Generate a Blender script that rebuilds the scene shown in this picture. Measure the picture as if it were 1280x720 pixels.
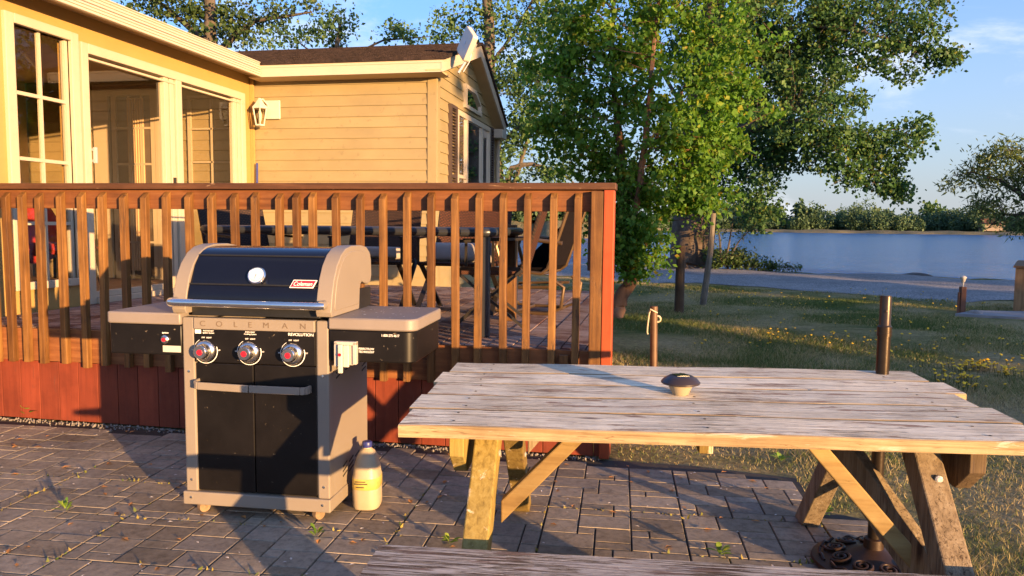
import bpy, bmesh, math, random
import numpy as np
from mathutils import Vector, Matrix

R = math.radians
random.seed(11)
rng = np.random.default_rng(11)
for o in list(bpy.data.objects):
    bpy.data.objects.remove(o)
sc = bpy.context.scene
COL = sc.collection

# ------------------------------------------------------------------ camera
# world axes follow the house: +Y along its depth, +X towards the lake side, z=0 the patio
CAM_H, FPX, HZ, ROLL, YAW = 1.30, 950.0, 281.0, 0.010, R(11.0)
_p = math.atan((360 - HZ) / FPX)
_R0 = Vector((math.cos(YAW), math.sin(YAW), 0))
_Fh = Vector((-math.sin(YAW), math.cos(YAW), 0))
FWD = _Fh * math.cos(_p) + Vector((0, 0, -math.sin(_p)))
_U0 = _Fh * math.sin(_p) + Vector((0, 0, math.cos(_p)))
RGT = _R0 * math.cos(ROLL) + _U0 * math.sin(ROLL)
UPV = _U0 * math.cos(ROLL) - _R0 * math.sin(ROLL)
CAMP = Vector((0, 0, CAM_H))
cd = bpy.data.cameras.new('camera')
cd.sensor_width = 36.0
cd.lens = FPX / 1280 * 36
cd.clip_start, cd.clip_end = 0.05, 6000
cam = bpy.data.objects.new('camera', cd)
COL.objects.link(cam)
cam.matrix_world = Matrix.Translation(CAMP) @ Matrix((RGT, UPV, -FWD)).transposed().to_4x4()
sc.camera = cam

# ------------------------------------------------------------------ sky, sun, exposure
SUN_EL = R(5.0)
CLOUD_AT = (5.5, 2, 0)
SKY_TINT = (0.94, 0.76, 0.66)
CLOUD = (0.98, 1.0, 1.08)
VEIL = (0.74, 0.79, 0.84)
SUN_DIR = Vector((0.76, -0.65, 0)).normalized() * math.cos(SUN_EL) + Vector((0, 0, math.sin(SUN_EL)))
world = bpy.data.worlds.new('World')
sc.world = world
world.use_nodes = True
wn, wl = world.node_tree.nodes, world.node_tree.links
wn.clear()
w_out = wn.new('ShaderNodeOutputWorld')
w_bg = wn.new('ShaderNodeBackground')
w_sky = wn.new('ShaderNodeTexSky')
w_sky.sky_type = 'NISHITA'
w_sky.sun_disc = False
w_sky.sun_elevation = SUN_EL
w_sky.sun_rotation = math.atan2(SUN_DIR.x, SUN_DIR.y)
w_sky.air_density, w_sky.dust_density, w_sky.ozone_density = 1.0, 3.0, 7.0
w_bg.inputs['Strength'].default_value = 0.14
# a thin veil of high cloud: thicker towards the horizon, with a few streaks
w_tc = wn.new('ShaderNodeTexCoord')
w_sep = wn.new('ShaderNodeSeparateXYZ')
wl.new(w_tc.outputs['Generated'], w_sep.inputs[0])
w_low = wn.new('ShaderNodeMapRange')
w_low.interpolation_type = 'SMOOTHSTEP'
for k_, v_ in (('From Min', 0.0), ('From Max', 0.42), ('To Min', 0.62), ('To Max', 0.20)):
    w_low.inputs[k_].default_value = v_
wl.new(w_sep.outputs[2], w_low.inputs[0])
w_map = wn.new('ShaderNodeMapping')
w_map.inputs['Scale'].default_value = (2.2, 2.2, 7.0)
w_map.inputs['Rotation'].default_value = (0, R(20), R(35))
w_map.inputs['Location'].default_value = CLOUD_AT
wl.new(w_tc.outputs['Generated'], w_map.inputs[0])
w_nz = wn.new('ShaderNodeTexNoise')
for k_, v_ in (('Scale', 1.6), ('Detail', 7.0), ('Roughness', 0.62), ('Distortion', 0.5)):
    w_nz.inputs[k_].default_value = v_
wl.new(w_map.outputs[0], w_nz.inputs['Vector'])
w_cl = wn.new('ShaderNodeMapRange')
w_cl.interpolation_type = 'SMOOTHSTEP'
for k_, v_ in (('From Min', 0.53), ('From Max', 0.74), ('To Min', 0.0), ('To Max', 0.6)):
    w_cl.inputs[k_].default_value = v_
wl.new(w_nz.outputs['Fac'], w_cl.inputs[0])
w_mix = wn.new('ShaderNodeMix')
w_mix.data_type = 'RGBA'
wl.new(w_low.outputs[0], w_mix.inputs[0])
w_tint = wn.new('ShaderNodeMix')
w_tint.data_type, w_tint.blend_type = 'RGBA', 'MULTIPLY'
w_tint.inputs[0].default_value = 1.0
wl.new(w_sky.outputs[0], w_tint.inputs[6])
w_tint.inputs[7].default_value = (*SKY_TINT, 1)
wl.new(w_tint.outputs[2], w_mix.inputs[6])
w_mix.inputs[7].default_value = (VEIL[0], VEIL[1], VEIL[2], 1)
w_mx2 = wn.new('ShaderNodeMix')
w_mx2.data_type = 'RGBA'
wl.new(w_cl.outputs[0], w_mx2.inputs[0])
wl.new(w_mix.outputs[2], w_mx2.inputs[6])
w_mx2.inputs[7].default_value = (*CLOUD, 1)
wl.new(w_mx2.outputs[2], w_bg.inputs['Color'])
wl.new(w_bg.outputs[0], w_out.inputs['Surface'])
sl = bpy.data.lights.new('sun', 'SUN')
sl.energy = 2.0
sl.angle = R(0.5)
sl.color = (1.0, 0.60, 0.26)
sun = bpy.data.objects.new('sun', sl)
COL.objects.link(sun)
sun.rotation_euler = SUN_DIR.to_track_quat('Z', 'Y').to_euler()
sc.view_settings.view_transform = 'Standard'
sc.view_settings.look = 'None'
sc.view_settings.gamma = 1
sc.view_settings.use_curve_mapping = False
sc.view_settings.exposure = 3.1
sc.render.engine = 'CYCLES'
sc.cycles.use_denoising = True
sc.cycles.max_bounces = 8
sc.cycles.transparent_max_bounces = 16


# ------------------------------------------------------------------ measuring helpers
def ray(x, y):
    return FWD + RGT * ((x - 640) / FPX) + UPV * ((360 - y) / FPX)


def onb(x, y, b):                       # measured point on the plane Y = b
    r = ray(x, y)
    return CAMP + r * (b / r.y)


def ona(x, y, a):                       # ... on the plane X = a
    r = ray(x, y)
    return CAMP + r * (a / r.x)


def onz(x, y, z=0.0):                   # ... on the plane Z = z
    r = ray(x, y)
    return CAMP + r * ((z - CAM_H) / r.z)


# ------------------------------------------------------------------ materials
def new_mat(name):
    m = bpy.data.materials.new(name)
    m.use_nodes = True
    nt = m.node_tree
    nt.nodes.clear()
    out = nt.nodes.new('ShaderNodeOutputMaterial')
    return m, nt, out


def N(nt, typ, **kw):
    n = nt.nodes.new(typ)
    for k, v in kw.items():
        setattr(n, k, v)
    return n


def setin(n, **kw):
    for k, v in kw.items():
        n.inputs[k.replace('_', ' ')].default_value = v


def ramp(nt, stops, interp='LINEAR'):
    r = nt.nodes.new('ShaderNodeValToRGB')
    r.color_ramp.interpolation = interp
    e = r.color_ramp.elements
    while len(e) < len(stops):
        e.new(0.5)
    for i, (p, c) in enumerate(stops):
        e[i].position = p
        e[i].color = (c[0], c[1], c[2], 1) if len(c) == 3 else c
    return r


def coords(nt, scale=(1, 1, 1), jitter=True):
    tc = N(nt, 'ShaderNodeTexCoord')
    src = tc.outputs['Object']
    if jitter:
        g = N(nt, 'ShaderNodeNewGeometry')
        mu = N(nt, 'ShaderNodeMath', operation='MULTIPLY')
        mu.inputs[1].default_value = 37.0
        oi = N(nt, 'ShaderNodeObjectInfo')
        sm = N(nt, 'ShaderNodeMath', operation='ADD')
        nt.links.new(g.outputs['Random Per Island'], sm.inputs[0])
        nt.links.new(oi.outputs['Random'], sm.inputs[1])
        nt.links.new(sm.outputs[0], mu.inputs[0])
        ad = N(nt, 'ShaderNodeVectorMath', operation='ADD')
        nt.links.new(src, ad.inputs[0])
        nt.links.new(mu.outputs[0], ad.inputs[1])
        src = ad.outputs[0]
    mp = N(nt, 'ShaderNodeMapping')
    mp.inputs['Scale'].default_value = scale
    nt.links.new(src, mp.inputs['Vector'])
    return mp.outputs[0]


def noise(nt, vec, scale=5, detail=6, rough=0.6, dist=0.0):
    n = N(nt, 'ShaderNodeTexNoise')
    setin(n, Scale=scale, Detail=detail, Roughness=rough, Distortion=dist)
    nt.links.new(vec, n.inputs['Vector'])
    return n.outputs['Fac']


def mixc(nt, fac, a, b, blend='MIX'):
    m = N(nt, 'ShaderNodeMix', data_type='RGBA', blend_type=blend)
    for sock, val in ((0, fac), (6, a), (7, b)):
        if hasattr(val, 'is_linked'):
            nt.links.new(val, m.inputs[sock])
        elif sock == 0:
            m.inputs[0].default_value = val
        else:
            m.inputs[sock].default_value = (*val[:3], 1)
    return m.outputs[2]


def bump(nt, h, strength=0.3, dist=0.01):
    b = N(nt, 'ShaderNodeBump')
    setin(b, Strength=strength, Distance=dist)
    nt.links.new(h, b.inputs['Height'])
    return b.outputs[0]


def plain(name, col, rough=0.5, metal=0.0, var=0.2, scale=6, bmp=0.1, bdist=0.004, spec=0.5, dirt=None, coat=0.0):
    m, nt, out = new_mat(name)
    v = coords(nt)
    f = noise(nt, v, scale, 8, 0.65)
    lo = tuple(c * (1 - var) for c in col)
    hi = tuple(min(1, c * (1 + var)) for c in col)
    r = ramp(nt, [(0.3, lo), (0.7, hi)])
    nt.links.new(f, r.inputs[0])
    c = r.outputs[0]
    if dirt:
        f2 = noise(nt, v, scale * 9, 5, 0.7)
        r2 = ramp(nt, [(dirt[1], (0, 0, 0)), (min(1, dirt[1] + 0.06), (1, 1, 1))])
        nt.links.new(f2, r2.inputs[0])
        c = mixc(nt, r2.outputs[0], c, dirt[0])
    p = N(nt, 'ShaderNodeBsdfPrincipled')
    nt.links.new(c, p.inputs['Base Color'])
    setin(p, Roughness=rough, Metallic=metal)
    p.inputs['Specular IOR Level'].default_value = spec
    p.inputs['Coat Weight'].default_value = coat
    rr = N(nt, 'ShaderNodeMapRange')
    setin(rr, To_Min=max(0.02, rough - 0.08), To_Max=min(1, rough + 0.1))
    nt.links.new(f, rr.inputs[0])
    nt.links.new(rr.outputs[0], p.inputs['Roughness'])
    if bmp:
        nt.links.new(bump(nt, noise(nt, v, scale * 7, 4, 0.6), bmp, bdist), p.inputs['Normal'])
    nt.links.new(p.outputs[0], out.inputs[0])
    return m


def wood(name, lo, mid, hi, axis='X', rough=0.75, knots=None, streak=None, streak_at=0.6, grain=34, bmp=0.35, patch=None):
    """grain stretched along one axis; streak = colour of dark splits; patch = (colour, threshold) of peeled paint or moss"""
    m, nt, out = new_mat(name)
    sc_ = {'X': (2.0, grain, grain), 'Y': (grain, 2.0, grain), 'Z': (grain, grain, 2.0)}[axis]
    v = coords(nt, sc_)
    v1 = coords(nt, (3, 3, 3))
    f = noise(nt, v, 1.0, 9, 0.68, 0.4)
    r = ramp(nt, [(0.28, lo), (0.5, mid), (0.72, hi)])
    nt.links.new(f, r.inputs[0])
    c = r.outputs[0]
    g = N(nt, 'ShaderNodeNewGeometry')
    rr = ramp(nt, [(0, (0.78, 0.78, 0.78)), (1, (1.12, 1.1, 1.08))])
    nt.links.new(g.outputs['Random Per Island'], rr.inputs[0])
    c = mixc(nt, 1.0, c, rr.outputs[0], 'MULTIPLY')
    oi = N(nt, 'ShaderNodeObjectInfo')
    ro = ramp(nt, [(0, (0.60, 0.54, 0.50)), (0.5, (1.0, 1.0, 1.0)), (1, (1.25, 1.32, 1.36))])
    nt.links.new(oi.outputs['Random'], ro.inputs[0])
    c = mixc(nt, 0.8, c, ro.outputs[0], 'MULTIPLY')
    fd = noise(nt, v1, 1.7, 5, 0.65)                    # dirt and fading
    rd = ramp(nt, [(0.32, (0.68, 0.66, 0.64)), (0.55, (1, 1, 1)), (0.75, (1.15, 1.15, 1.15))])
    nt.links.new(fd, rd.inputs[0])
    c = mixc(nt, 0.8, c, rd.outputs[0], 'MULTIPLY')
    if patch:
        sp = tuple((30 if s > 2 else 4.0) if knots else (s * 0.4 if s > 2 else s * 1.6) for s in sc_)
        f3 = noise(nt, coords(nt, sp), 1.0, 7, 0.7, 0.5)
        r3 = ramp(nt, [(patch[1], (0, 0, 0)), (patch[1] + 0.05, (1, 1, 1))])
        nt.links.new(f3, r3.inputs[0])
        c = mixc(nt, r3.outputs[0], c, patch[0])
    h = f
    if knots:
        kv = N(nt, 'ShaderNodeTexVoronoi')
        kv.inputs['Scale'].default_value = 1.0
        nt.links.new(coords(nt, {'X': (2.6, 8.5, 8.5), 'Y': (8.5, 2.6, 8.5), 'Z': (8.5, 8.5, 2.6)}[axis]), kv.inputs['Vector'])
        kd = N(nt, 'ShaderNodeMath', operation='MULTIPLY_ADD')
        kd.inputs[1].default_value = 0.22
        nt.links.new(f, kd.inputs[0])
        nt.links.new(kv.outputs['Distance'], kd.inputs[2])
        kr = ramp(nt, [(0.15, (1, 1, 1)), (0.23, (0, 0, 0))])
        nt.links.new(kd.outputs[0], kr.inputs[0])
        c = mixc(nt, kr.outputs[0], c, knots)
        # long drying cracks
        cn = noise(nt, coords(nt, {'X': (1.6, 75, 75), 'Y': (75, 1.6, 75), 'Z': (75, 75, 1.6)}[axis]), 1.0, 3, 0.5, 0.6)
        ca = N(nt, 'ShaderNodeMath', operation='SUBTRACT')
        ca.inputs[1].default_value = 0.5
        nt.links.new(cn, ca.inputs[0])
        cb_ = N(nt, 'ShaderNodeMath', operation='ABSOLUTE')
        nt.links.new(ca.outputs[0], cb_.inputs[0])
        cr_ = ramp(nt, [(0.004, (0.75, 0.75, 0.75)), (0.014, (0, 0, 0))])
        nt.links.new(cb_.outputs[0], cr_.inputs[0])
        c = mixc(nt, cr_.outputs[0], c, knots)
    if streak:
        fq = 120 if knots else 44
        ss = {'X': (5, fq, fq), 'Y': (fq, 5, fq), 'Z': (fq, fq, 5)}[axis]
        f4 = noise(nt, coords(nt, ss), 1.0, 8, 0.75, 0.8)
        f5 = noise(nt, v1, 0.9, 3, 0.5)
        ad = N(nt, 'ShaderNodeMath', operation='ADD')
        nt.links.new(f4, ad.inputs[0])
        mu = N(nt, 'ShaderNodeMath', operation='MULTIPLY_ADD')
        mu.inputs[1].default_value = 0.30 if knots else 0.55
        mu.inputs[2].default_value = -0.15 if knots else -0.27
        nt.links.new(f5, mu.inputs[0])
        nt.links.new(mu.outputs[0], ad.inputs[1])
        r4 = ramp(nt, [(streak_at, (0, 0, 0)), (streak_at + 0.09, (1, 1, 1))])
        nt.links.new(ad.outputs[0], r4.inputs[0])
        c = mixc(nt, r4.outputs[0], c, streak)
        sb = N(nt, 'ShaderNodeMath', operation='SUBTRACT')
        nt.links.new(f, sb.inputs[0])
        nt.links.new(r4.outputs[0], sb.inputs[1])
        h = sb.outputs[0]
    p = N(nt, 'ShaderNodeBsdfPrincipled')
    setin(p, Roughness=rough)
    p.inputs['Specular IOR Level'].default_value = 0.3
    nt.links.new(c, p.inputs['Base Color'])
    nt.links.new(bump(nt, h, bmp, 0.004), p.inputs['Normal'])
    nt.links.new(p.outputs[0], out.inputs[0])
    return m


def foliage(name, stops, transl=0.35, rough=0.55):
    m, nt, out = new_mat(name)
    g = N(nt, 'ShaderNodeNewGeometry')
    r = ramp(nt, stops)
    nt.links.new(g.outputs['Random Per Island'], r.inputs[0])
    f = noise(nt, coords(nt, jitter=False), 0.9, 3, 0.5)
    r2 = ramp(nt, [(0.35, (0.92, 1.02, 1.05)), (0.65, (1.32, 1.36, 1.2))])
    nt.links.new(f, r2.inputs[0])
    c = mixc(nt, 1.0, r.outputs[0], r2.outputs[0], 'MULTIPLY')
    p = N(nt, 'ShaderNodeBsdfPrincipled')
    setin(p, Roughness=rough)
    p.inputs['Specular IOR Level'].default_value = 0.3
    nt.links.new(c, p.inputs['Base Color'])
    t = N(nt, 'ShaderNodeBsdfTranslucent')
    c2 = mixc(nt, 1.0, c, (1.35, 1.25, 0.6), 'MULTIPLY')
    nt.links.new(c2, t.inputs['Color'])
    mx = N(nt, 'ShaderNodeMixShader')
    mx.inputs[0].default_value = transl
    nt.links.new(p.outputs[0], mx.inputs[1])
    nt.links.new(t.outputs[0], mx.inputs[2])
    nt.links.new(mx.outputs[0], out.inputs[0])
    return m


def glass_mat(name, tint=(1, 1, 1), refl=1.0, ior=1.5, bmp=0.0):
    m, nt, out = new_mat(name)
    fr = N(nt, 'ShaderNodeFresnel')
    fr.inputs['IOR'].default_value = ior
    mu = N(nt, 'ShaderNodeMath', operation='MULTIPLY')
    mu.inputs[1].default_value = refl
    mu.use_clamp = True
    nt.links.new(fr.outputs[0], mu.inputs[0])
    ge = N(nt, 'ShaderNodeNewGeometry')          # the back face of a pane only lets light through
    inv = N(nt, 'ShaderNodeMath', operation='SUBTRACT')
    inv.inputs[0].default_value = 1.0
    nt.links.new(ge.outputs['Backfacing'], inv.inputs[1])
    m2 = N(nt, 'ShaderNodeMath', operation='MULTIPLY')
    nt.links.new(mu.outputs[0], m2.inputs[0])
    nt.links.new(inv.outputs[0], m2.inputs[1])
    mu = m2
    t = N(nt, 'ShaderNodeBsdfTransparent')
    t.inputs[0].default_value = (*tint, 1)
    g = N(nt, 'ShaderNodeBsdfGlossy')
    g.inputs['Roughness'].default_value = 0.02
    g.inputs['Color'].default_value = (1, 1, 1, 1)
    if bmp:
        nt.links.new(bump(nt, noise(nt, coords(nt), 1.5, 2, 0.5), bmp, 0.02), g.inputs['Normal'])
    mx = N(nt, 'ShaderNodeMixShader')
    nt.links.new(mu.outputs[0], mx.inputs[0])
    nt.links.new(t.outputs[0], mx.inputs[1])
    nt.links.new(g.outputs[0], mx.inputs[2])
    nt.links.new(mx.outputs[0], out.inputs[0])
    return m


# ------------------------------------------------------------------ mesh helpers
class MB:
    def __init__(self):
        self.v, self.f, self.mi = [], [], []

    def add(self, vs, fs, mi=0):
        k = len(self.v)
        self.v += [tuple(p) for p in vs]
        self.f += [tuple(i + k for i in f) for f in fs]
        self.mi += [mi] * len(fs)
        return self

    def box(self, lo, hi, mi=0, M=None):
        x0, y0, z0 = lo
        x1, y1, z1 = hi
        vs = [(x0, y0, z0), (x1, y0, z0), (x1, y1, z0), (x0, y1, z0), (x0, y0, z1), (x1, y0, z1), (x1, y1, z1), (x0, y1, z1)]
        if M is not None:
            vs = [M @ Vector(p) for p in vs]
        return self.add(vs, [(0, 3, 2, 1), (4, 5, 6, 7), (0, 1, 5, 4), (1, 2, 6, 5), (2, 3, 7, 6), (3, 0, 4, 7)], mi)

    def bar(self, p, q, w, h, up=(0, 0, 1), mi=0, taper=1.0):
        """rectangular bar from p to q; w across, h along 'up'"""
        p, q = Vector(p), Vector(q)
        d = (q - p).normalized()
        s = d.cross(Vector(up))
        if s.length < 1e-5:
            s = d.cross(Vector((1, 0, 0)))
        s.normalize()
        u = s.cross(d).normalized()
        vs = []
        for c, k in ((p, 1.0), (q, taper)):
            for a, b in ((-1, -1), (1, -1), (1, 1), (-1, 1)):
                vs.append(c + s * (a * w * k / 2) + u * (b * h * k / 2))
        return self.add(vs, [(3, 2, 1, 0), (4, 5, 6, 7), (0, 1, 5, 4), (1, 2, 6, 5), (2, 3, 7, 6), (3, 0, 4, 7)], mi)

    def tube(self, pts, rad, n=8, mi=0, cap=True):
        pts = [Vector(p) for p in pts]
        rad = rad if hasattr(rad, '__len__') else [rad] * len(pts)
        ref = None
        rings = []
        for i, p in enumerate(pts):
            d = (pts[min(i + 1, len(pts) - 1)] - pts[max(i - 1, 0)])
            d = d.normalized() if d.length > 1e-9 else Vector((0, 0, 1))
            if ref is None:
                ref = d.orthogonal().normalized()
            s = (ref - d * ref.dot(d))
            s = s.normalized() if s.length > 1e-6 else d.orthogonal().normalized()
            ref = s
            t = d.cross(s)
            rings.append([p + (s * math.cos(2 * math.pi * k / n) + t * math.sin(2 * math.pi * k / n)) * rad[i] for k in range(n)])
        vs = [v for r in rings for v in r]
        fs = []
        for i in range(len(pts) - 1):
            for k in range(n):
                fs.append((i * n + k, i * n + (k + 1) % n, (i + 1) * n + (k + 1) % n, (i + 1) * n + k))
        if cap:
            fs.append(tuple(reversed(range(n))))
            fs.append(tuple(range((len(pts) - 1) * n, len(pts) * n)))
        return self.add(vs, fs, mi)

    def lathe(self, prof, c=(0, 0, 0), n=24, mi=0, M=None):
        c = Vector(c)
        vs, fs = [], []
        for r, z in prof:
            for k in range(n):
                a = 2 * math.pi * k / n
                p = Vector((max(r, 1e-4) * math.cos(a), max(r, 1e-4) * math.sin(a), z))
                vs.append((M @ p if M is not None else p) + c)
        m = len(prof)
        for i in range(m - 1):
            for k in range(n):
                fs.append((i * n + k, i * n + (k + 1) % n, (i + 1) * n + (k + 1) % n, (i + 1) * n + k))
        fs.append(tuple(reversed(range(n))))
        fs.append(tuple(range((m - 1) * n, m * n)))
        return self.add(vs, fs, mi)

    def prism(self, poly, d0, d1, axis='X', mi=0):
        """closed 2D outline swept along an axis: X -> (y,z), Y -> (x,z), Z -> (x,y)"""
        n = len(poly)

        def mk(p, d):
            return {'X': (d, p[0], p[1]), 'Y': (p[0], d, p[1]), 'Z': (p[0], p[1], d)}[axis]
        vs = [mk(p, d0) for p in poly] + [mk(p, d1) for p in poly]
        fs = [tuple(reversed(range(n))), tuple(range(n, 2 * n))]
        for i in range(n):
            j = (i + 1) % n
            fs.append((i, j, n + j, n + i))
        return self.add(vs, fs, mi)

    def build(self, name, mats, parent=None, bevel=0.0, smooth=False, seg=2):
        me = bpy.data.meshes.new(name)
        me.from_pydata(self.v, [], self.f)
        for m in (mats if isinstance(mats, (list, tuple)) else [mats]):
            me.materials.append(m)
        me.polygons.foreach_set('material_index', self.mi)
        bm = bmesh.new()
        bm.from_mesh(me)
        bmesh.ops.recalc_face_normals(bm, faces=bm.faces)
        bm.to_mesh(me)
        bm.free()
        if smooth:
            me.polygons.foreach_set('use_smooth', [True] * len(me.polygons))
            try:
                me.set_sharp_from_angle(angle=R(40))
            except Exception:
                pass
        o = bpy.data.objects.new(name, me)
        COL.objects.link(o)
        if parent:
            o.parent = parent
        if bevel:
            b = o.modifiers.new('bevel', 'BEVEL')
            b.width, b.segments, b.limit_method = bevel, seg, 'ANGLE'
            b.angle_limit = R(35)
        return o


def np_mesh(name, verts, quads, mat, parent=None):
    me = bpy.data.meshes.new(name)
    nv, nq = len(verts), len(quads)
    k = quads.shape[1]
    me.vertices.add(nv)
    me.vertices.foreach_set('co', np.asarray(verts, np.float32).ravel())
    me.loops.add(nq * k)
    me.loops.foreach_set('vertex_index', np.asarray(quads, np.int32).ravel())
    me.polygons.add(nq)
    me.polygons.foreach_set('loop_start', np.arange(nq, dtype=np.int32) * k)
    me.update(calc_edges=True)
    me.validate()
    me.shade_flat()
    me.materials.append(mat)
    o = bpy.data.objects.new(name, me)
    COL.objects.link(o)
    if parent:
        o.parent = parent
    return o


def tag(o, label=None, cat=None, group=None, kind=None):
    if label:
        o['label'] = label
    if cat:
        o['category'] = cat
    if group:
        o['group'] = group
    if kind:
        o['kind'] = kind
    return o


def thing(name, label, cat, loc=(0, 0, 0), rz=0.0, group=None):
    o = bpy.data.objects.new(name, None)
    o.empty_display_size = 0.1
    COL.objects.link(o)
    o.location = loc
    o.rotation_euler = (0, 0, rz)
    return tag(o, label, cat, group)


def text(name, body, size, mat, parent, loc, rot=(R(90), 0, 0), depth=0.0008, align='CENTER', sx=1.0, shear=0.0, space=1.0):
    cu = bpy.data.curves.new(name, 'FONT')
    cu.body, cu.size, cu.extrude, cu.align_x, cu.align_y = body, size, depth, align, 'CENTER'
    cu.shear, cu.space_character = shear, space
    cu.materials.append(mat)
    tmp = bpy.data.objects.new('outline', cu)
    COL.objects.link(tmp)
    bpy.context.view_layer.update()
    me = bpy.data.meshes.new_from_object(tmp.evaluated_get(bpy.context.evaluated_depsgraph_get()))
    bpy.data.objects.remove(tmp)
    bpy.data.curves.remove(cu)
    if not me.materials:
        me.materials.append(mat)
    o = bpy.data.objects.new(name, me)
    COL.objects.link(o)
    o.parent = parent
    o.location, o.rotation_euler = loc, rot
    o.scale = (sx, 1, 1)
    return o


# ------------------------------------------------------------------ shared materials
M = {}
M['siding'] = plain('vinyl_siding', (0.250, 0.196, 0.100), 0.55, var=0.12, scale=1.6, bmp=0.05, bdist=0.006, dirt=((0.21, 0.16, 0.082), 0.60))
M['yellow_wall'] = plain('yellow_wall_panel', (0.34, 0.215, 0.068), 0.6, var=0.06, scale=3, bmp=0.03)
M['white_trim'] = plain('white_trim', (0.43, 0.365, 0.28), 0.45, var=0.05, scale=4, bmp=0.02)
M['fascia'] = plain('white_fascia', (0.44, 0.37, 0.285), 0.5, var=0.05, scale=4, bmp=0.02)
M['soffit'] = plain('tan_soffit', (0.45, 0.33, 0.19), 0.6, var=0.06)
M['shingle'] = plain('dark_shingles', (0.034, 0.022, 0.019), 0.95, var=0.6, scale=14, bmp=1.0, bdist=0.02, spec=0.2, dirt=((0.085, 0.058, 0.042), 0.60))
M['shutter'] = plain('brown_shutter', (0.05, 0.032, 0.026), 0.55, var=0.1)
M['frame'] = plain('window_frame', (0.41, 0.345, 0.255), 0.4, var=0.04, bmp=0.02)
M['grey_rail'] = plain('grey_aluminium', (0.42, 0.42, 0.42), 0.4, metal=0.4, var=0.05, bmp=0.02)
M['glass'] = glass_mat('window_glass', (0.94, 0.92, 0.88), 1.0)
M['mirror_glass'] = glass_mat('reflecting_glass', (0.55, 0.57, 0.58), 4.0, bmp=0.02)
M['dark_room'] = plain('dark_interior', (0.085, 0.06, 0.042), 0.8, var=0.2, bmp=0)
M['room_wall'] = plain('room_lining', (0.46, 0.33, 0.20), 0.8, var=0.1, bmp=0)
M['curtain'] = plain('beige_curtain', (0.50, 0.36, 0.22), 0.9, var=0.1, bmp=0)
M['black_plastic'] = plain('black_plastic', (0.012, 0.012, 0.013), 0.4, var=0.2)
M['white_plastic'] = plain('white_plastic', (0.46, 0.43, 0.37), 0.4, var=0.04, bmp=0.02)
M['lamp_glass'] = glass_mat('lantern_glass', (0.9, 0.88, 0.8), 1.0)
M['blue_plastic'] = plain('blue_plastic', (0.022, 0.03, 0.16), 0.4, var=0.1)
M['deck_wood'] = wood('stained_rail_wood', (0.075, 0.033, 0.012), (0.17, 0.078, 0.022), (0.29, 0.145, 0.042), 'Z', 0.6, streak=(0.06, 0.026, 0.012), streak_at=0.62, bmp=0.5)
M['rail_x'] = wood('stained_cap_wood', (0.058, 0.026, 0.014), (0.105, 0.046, 0.023), (0.16, 0.072, 0.034), 'X', 0.65, streak=(0.34, 0.22, 0.13), streak_at=0.66)
M['rail_board'] = wood('stained_board_wood', (0.12, 0.046, 0.016), (0.20, 0.076, 0.026), (0.28, 0.125, 0.045), 'X', 0.65, streak=(0.06, 0.03, 0.015), streak_at=0.66)
M['red_paint'] = wood('red_painted_boards', (0.145, 0.030, 0.015), (0.185, 0.038, 0.018), (0.215, 0.048, 0.024), 'Z', 0.6, bmp=0.12, patch=((0.12, 0.034, 0.022), 0.62))
M['red_post'] = wood('red_painted_post', (0.26, 0.045, 0.014), (0.31, 0.057, 0.018), (0.35, 0.068, 0.022), 'Z', 0.55, bmp=0.1)
M['deck_floor'] = wood('striped_deck_floor', (0.14, 0.085, 0.068), (0.25, 0.165, 0.135), (0.38, 0.29, 0.25), 'X', 0.85, streak=(0.10, 0.035, 0.024), streak_at=0.50, grain=22, bmp=0.6)  # dark stripes run crosswise over the boards


# ================================================================== THE SETTING
def dryness(nt, f):
    """the lawn is trodden and dry next to the patio, greener further out"""
    tc = N(nt, 'ShaderNodeTexCoord')
    sp = N(nt, 'ShaderNodeSeparateXYZ')
    nt.links.new(tc.outputs['Object'], sp.inputs[0])
    mr = N(nt, 'ShaderNodeMapRange', interpolation_type='SMOOTHSTEP')
    for k_, v_ in (('From Min', 3.4), ('From Max', 8.2), ('To Min', 0.10), ('To Max', 0.0)):
        mr.inputs[k_].default_value = v_
    nt.links.new(sp.outputs[1], mr.inputs[0])
    ad = N(nt, 'ShaderNodeMath', operation='ADD')
    nt.links.new(f, ad.inputs[0])
    nt.links.new(mr.outputs[0], ad.inputs[1])
    return ad.outputs[0]


def lawn_material(name):
    m, nt, out = new_mat(name)
    v = coords(nt, jitter=False)
    f1 = noise(nt, v, 0.55, 5, 0.62, 0.6)
    f2 = noise(nt, v, 22, 6, 0.7)
    r1 = ramp(nt, [(0.38, (0.09, 0.11, 0.03)), (0.50, (0.22, 0.19, 0.08)), (0.64, (0.34, 0.27, 0.145))])
    nt.links.new(dryness(nt, f1), r1.inputs[0])
    r2 = ramp(nt, [(0.3, (0.5, 0.5, 0.5)), (0.7, (1.35, 1.3, 1.25))])
    nt.links.new(f2, r2.inputs[0])
    p = N(nt, 'ShaderNodeBsdfPrincipled')
    setin(p, Roughness=0.95)
    p.inputs['Specular IOR Level'].default_value = 0.1
    nt.links.new(mixc(nt, 1.0, r1.outputs[0], r2.outputs[0], 'MULTIPLY'), p.inputs['Base Color'])
    nt.links.new(bump(nt, f2, 0.9, 0.04), p.inputs['Normal'])
    nt.links.new(p.outputs[0], out.inputs[0])
    return m


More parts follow.
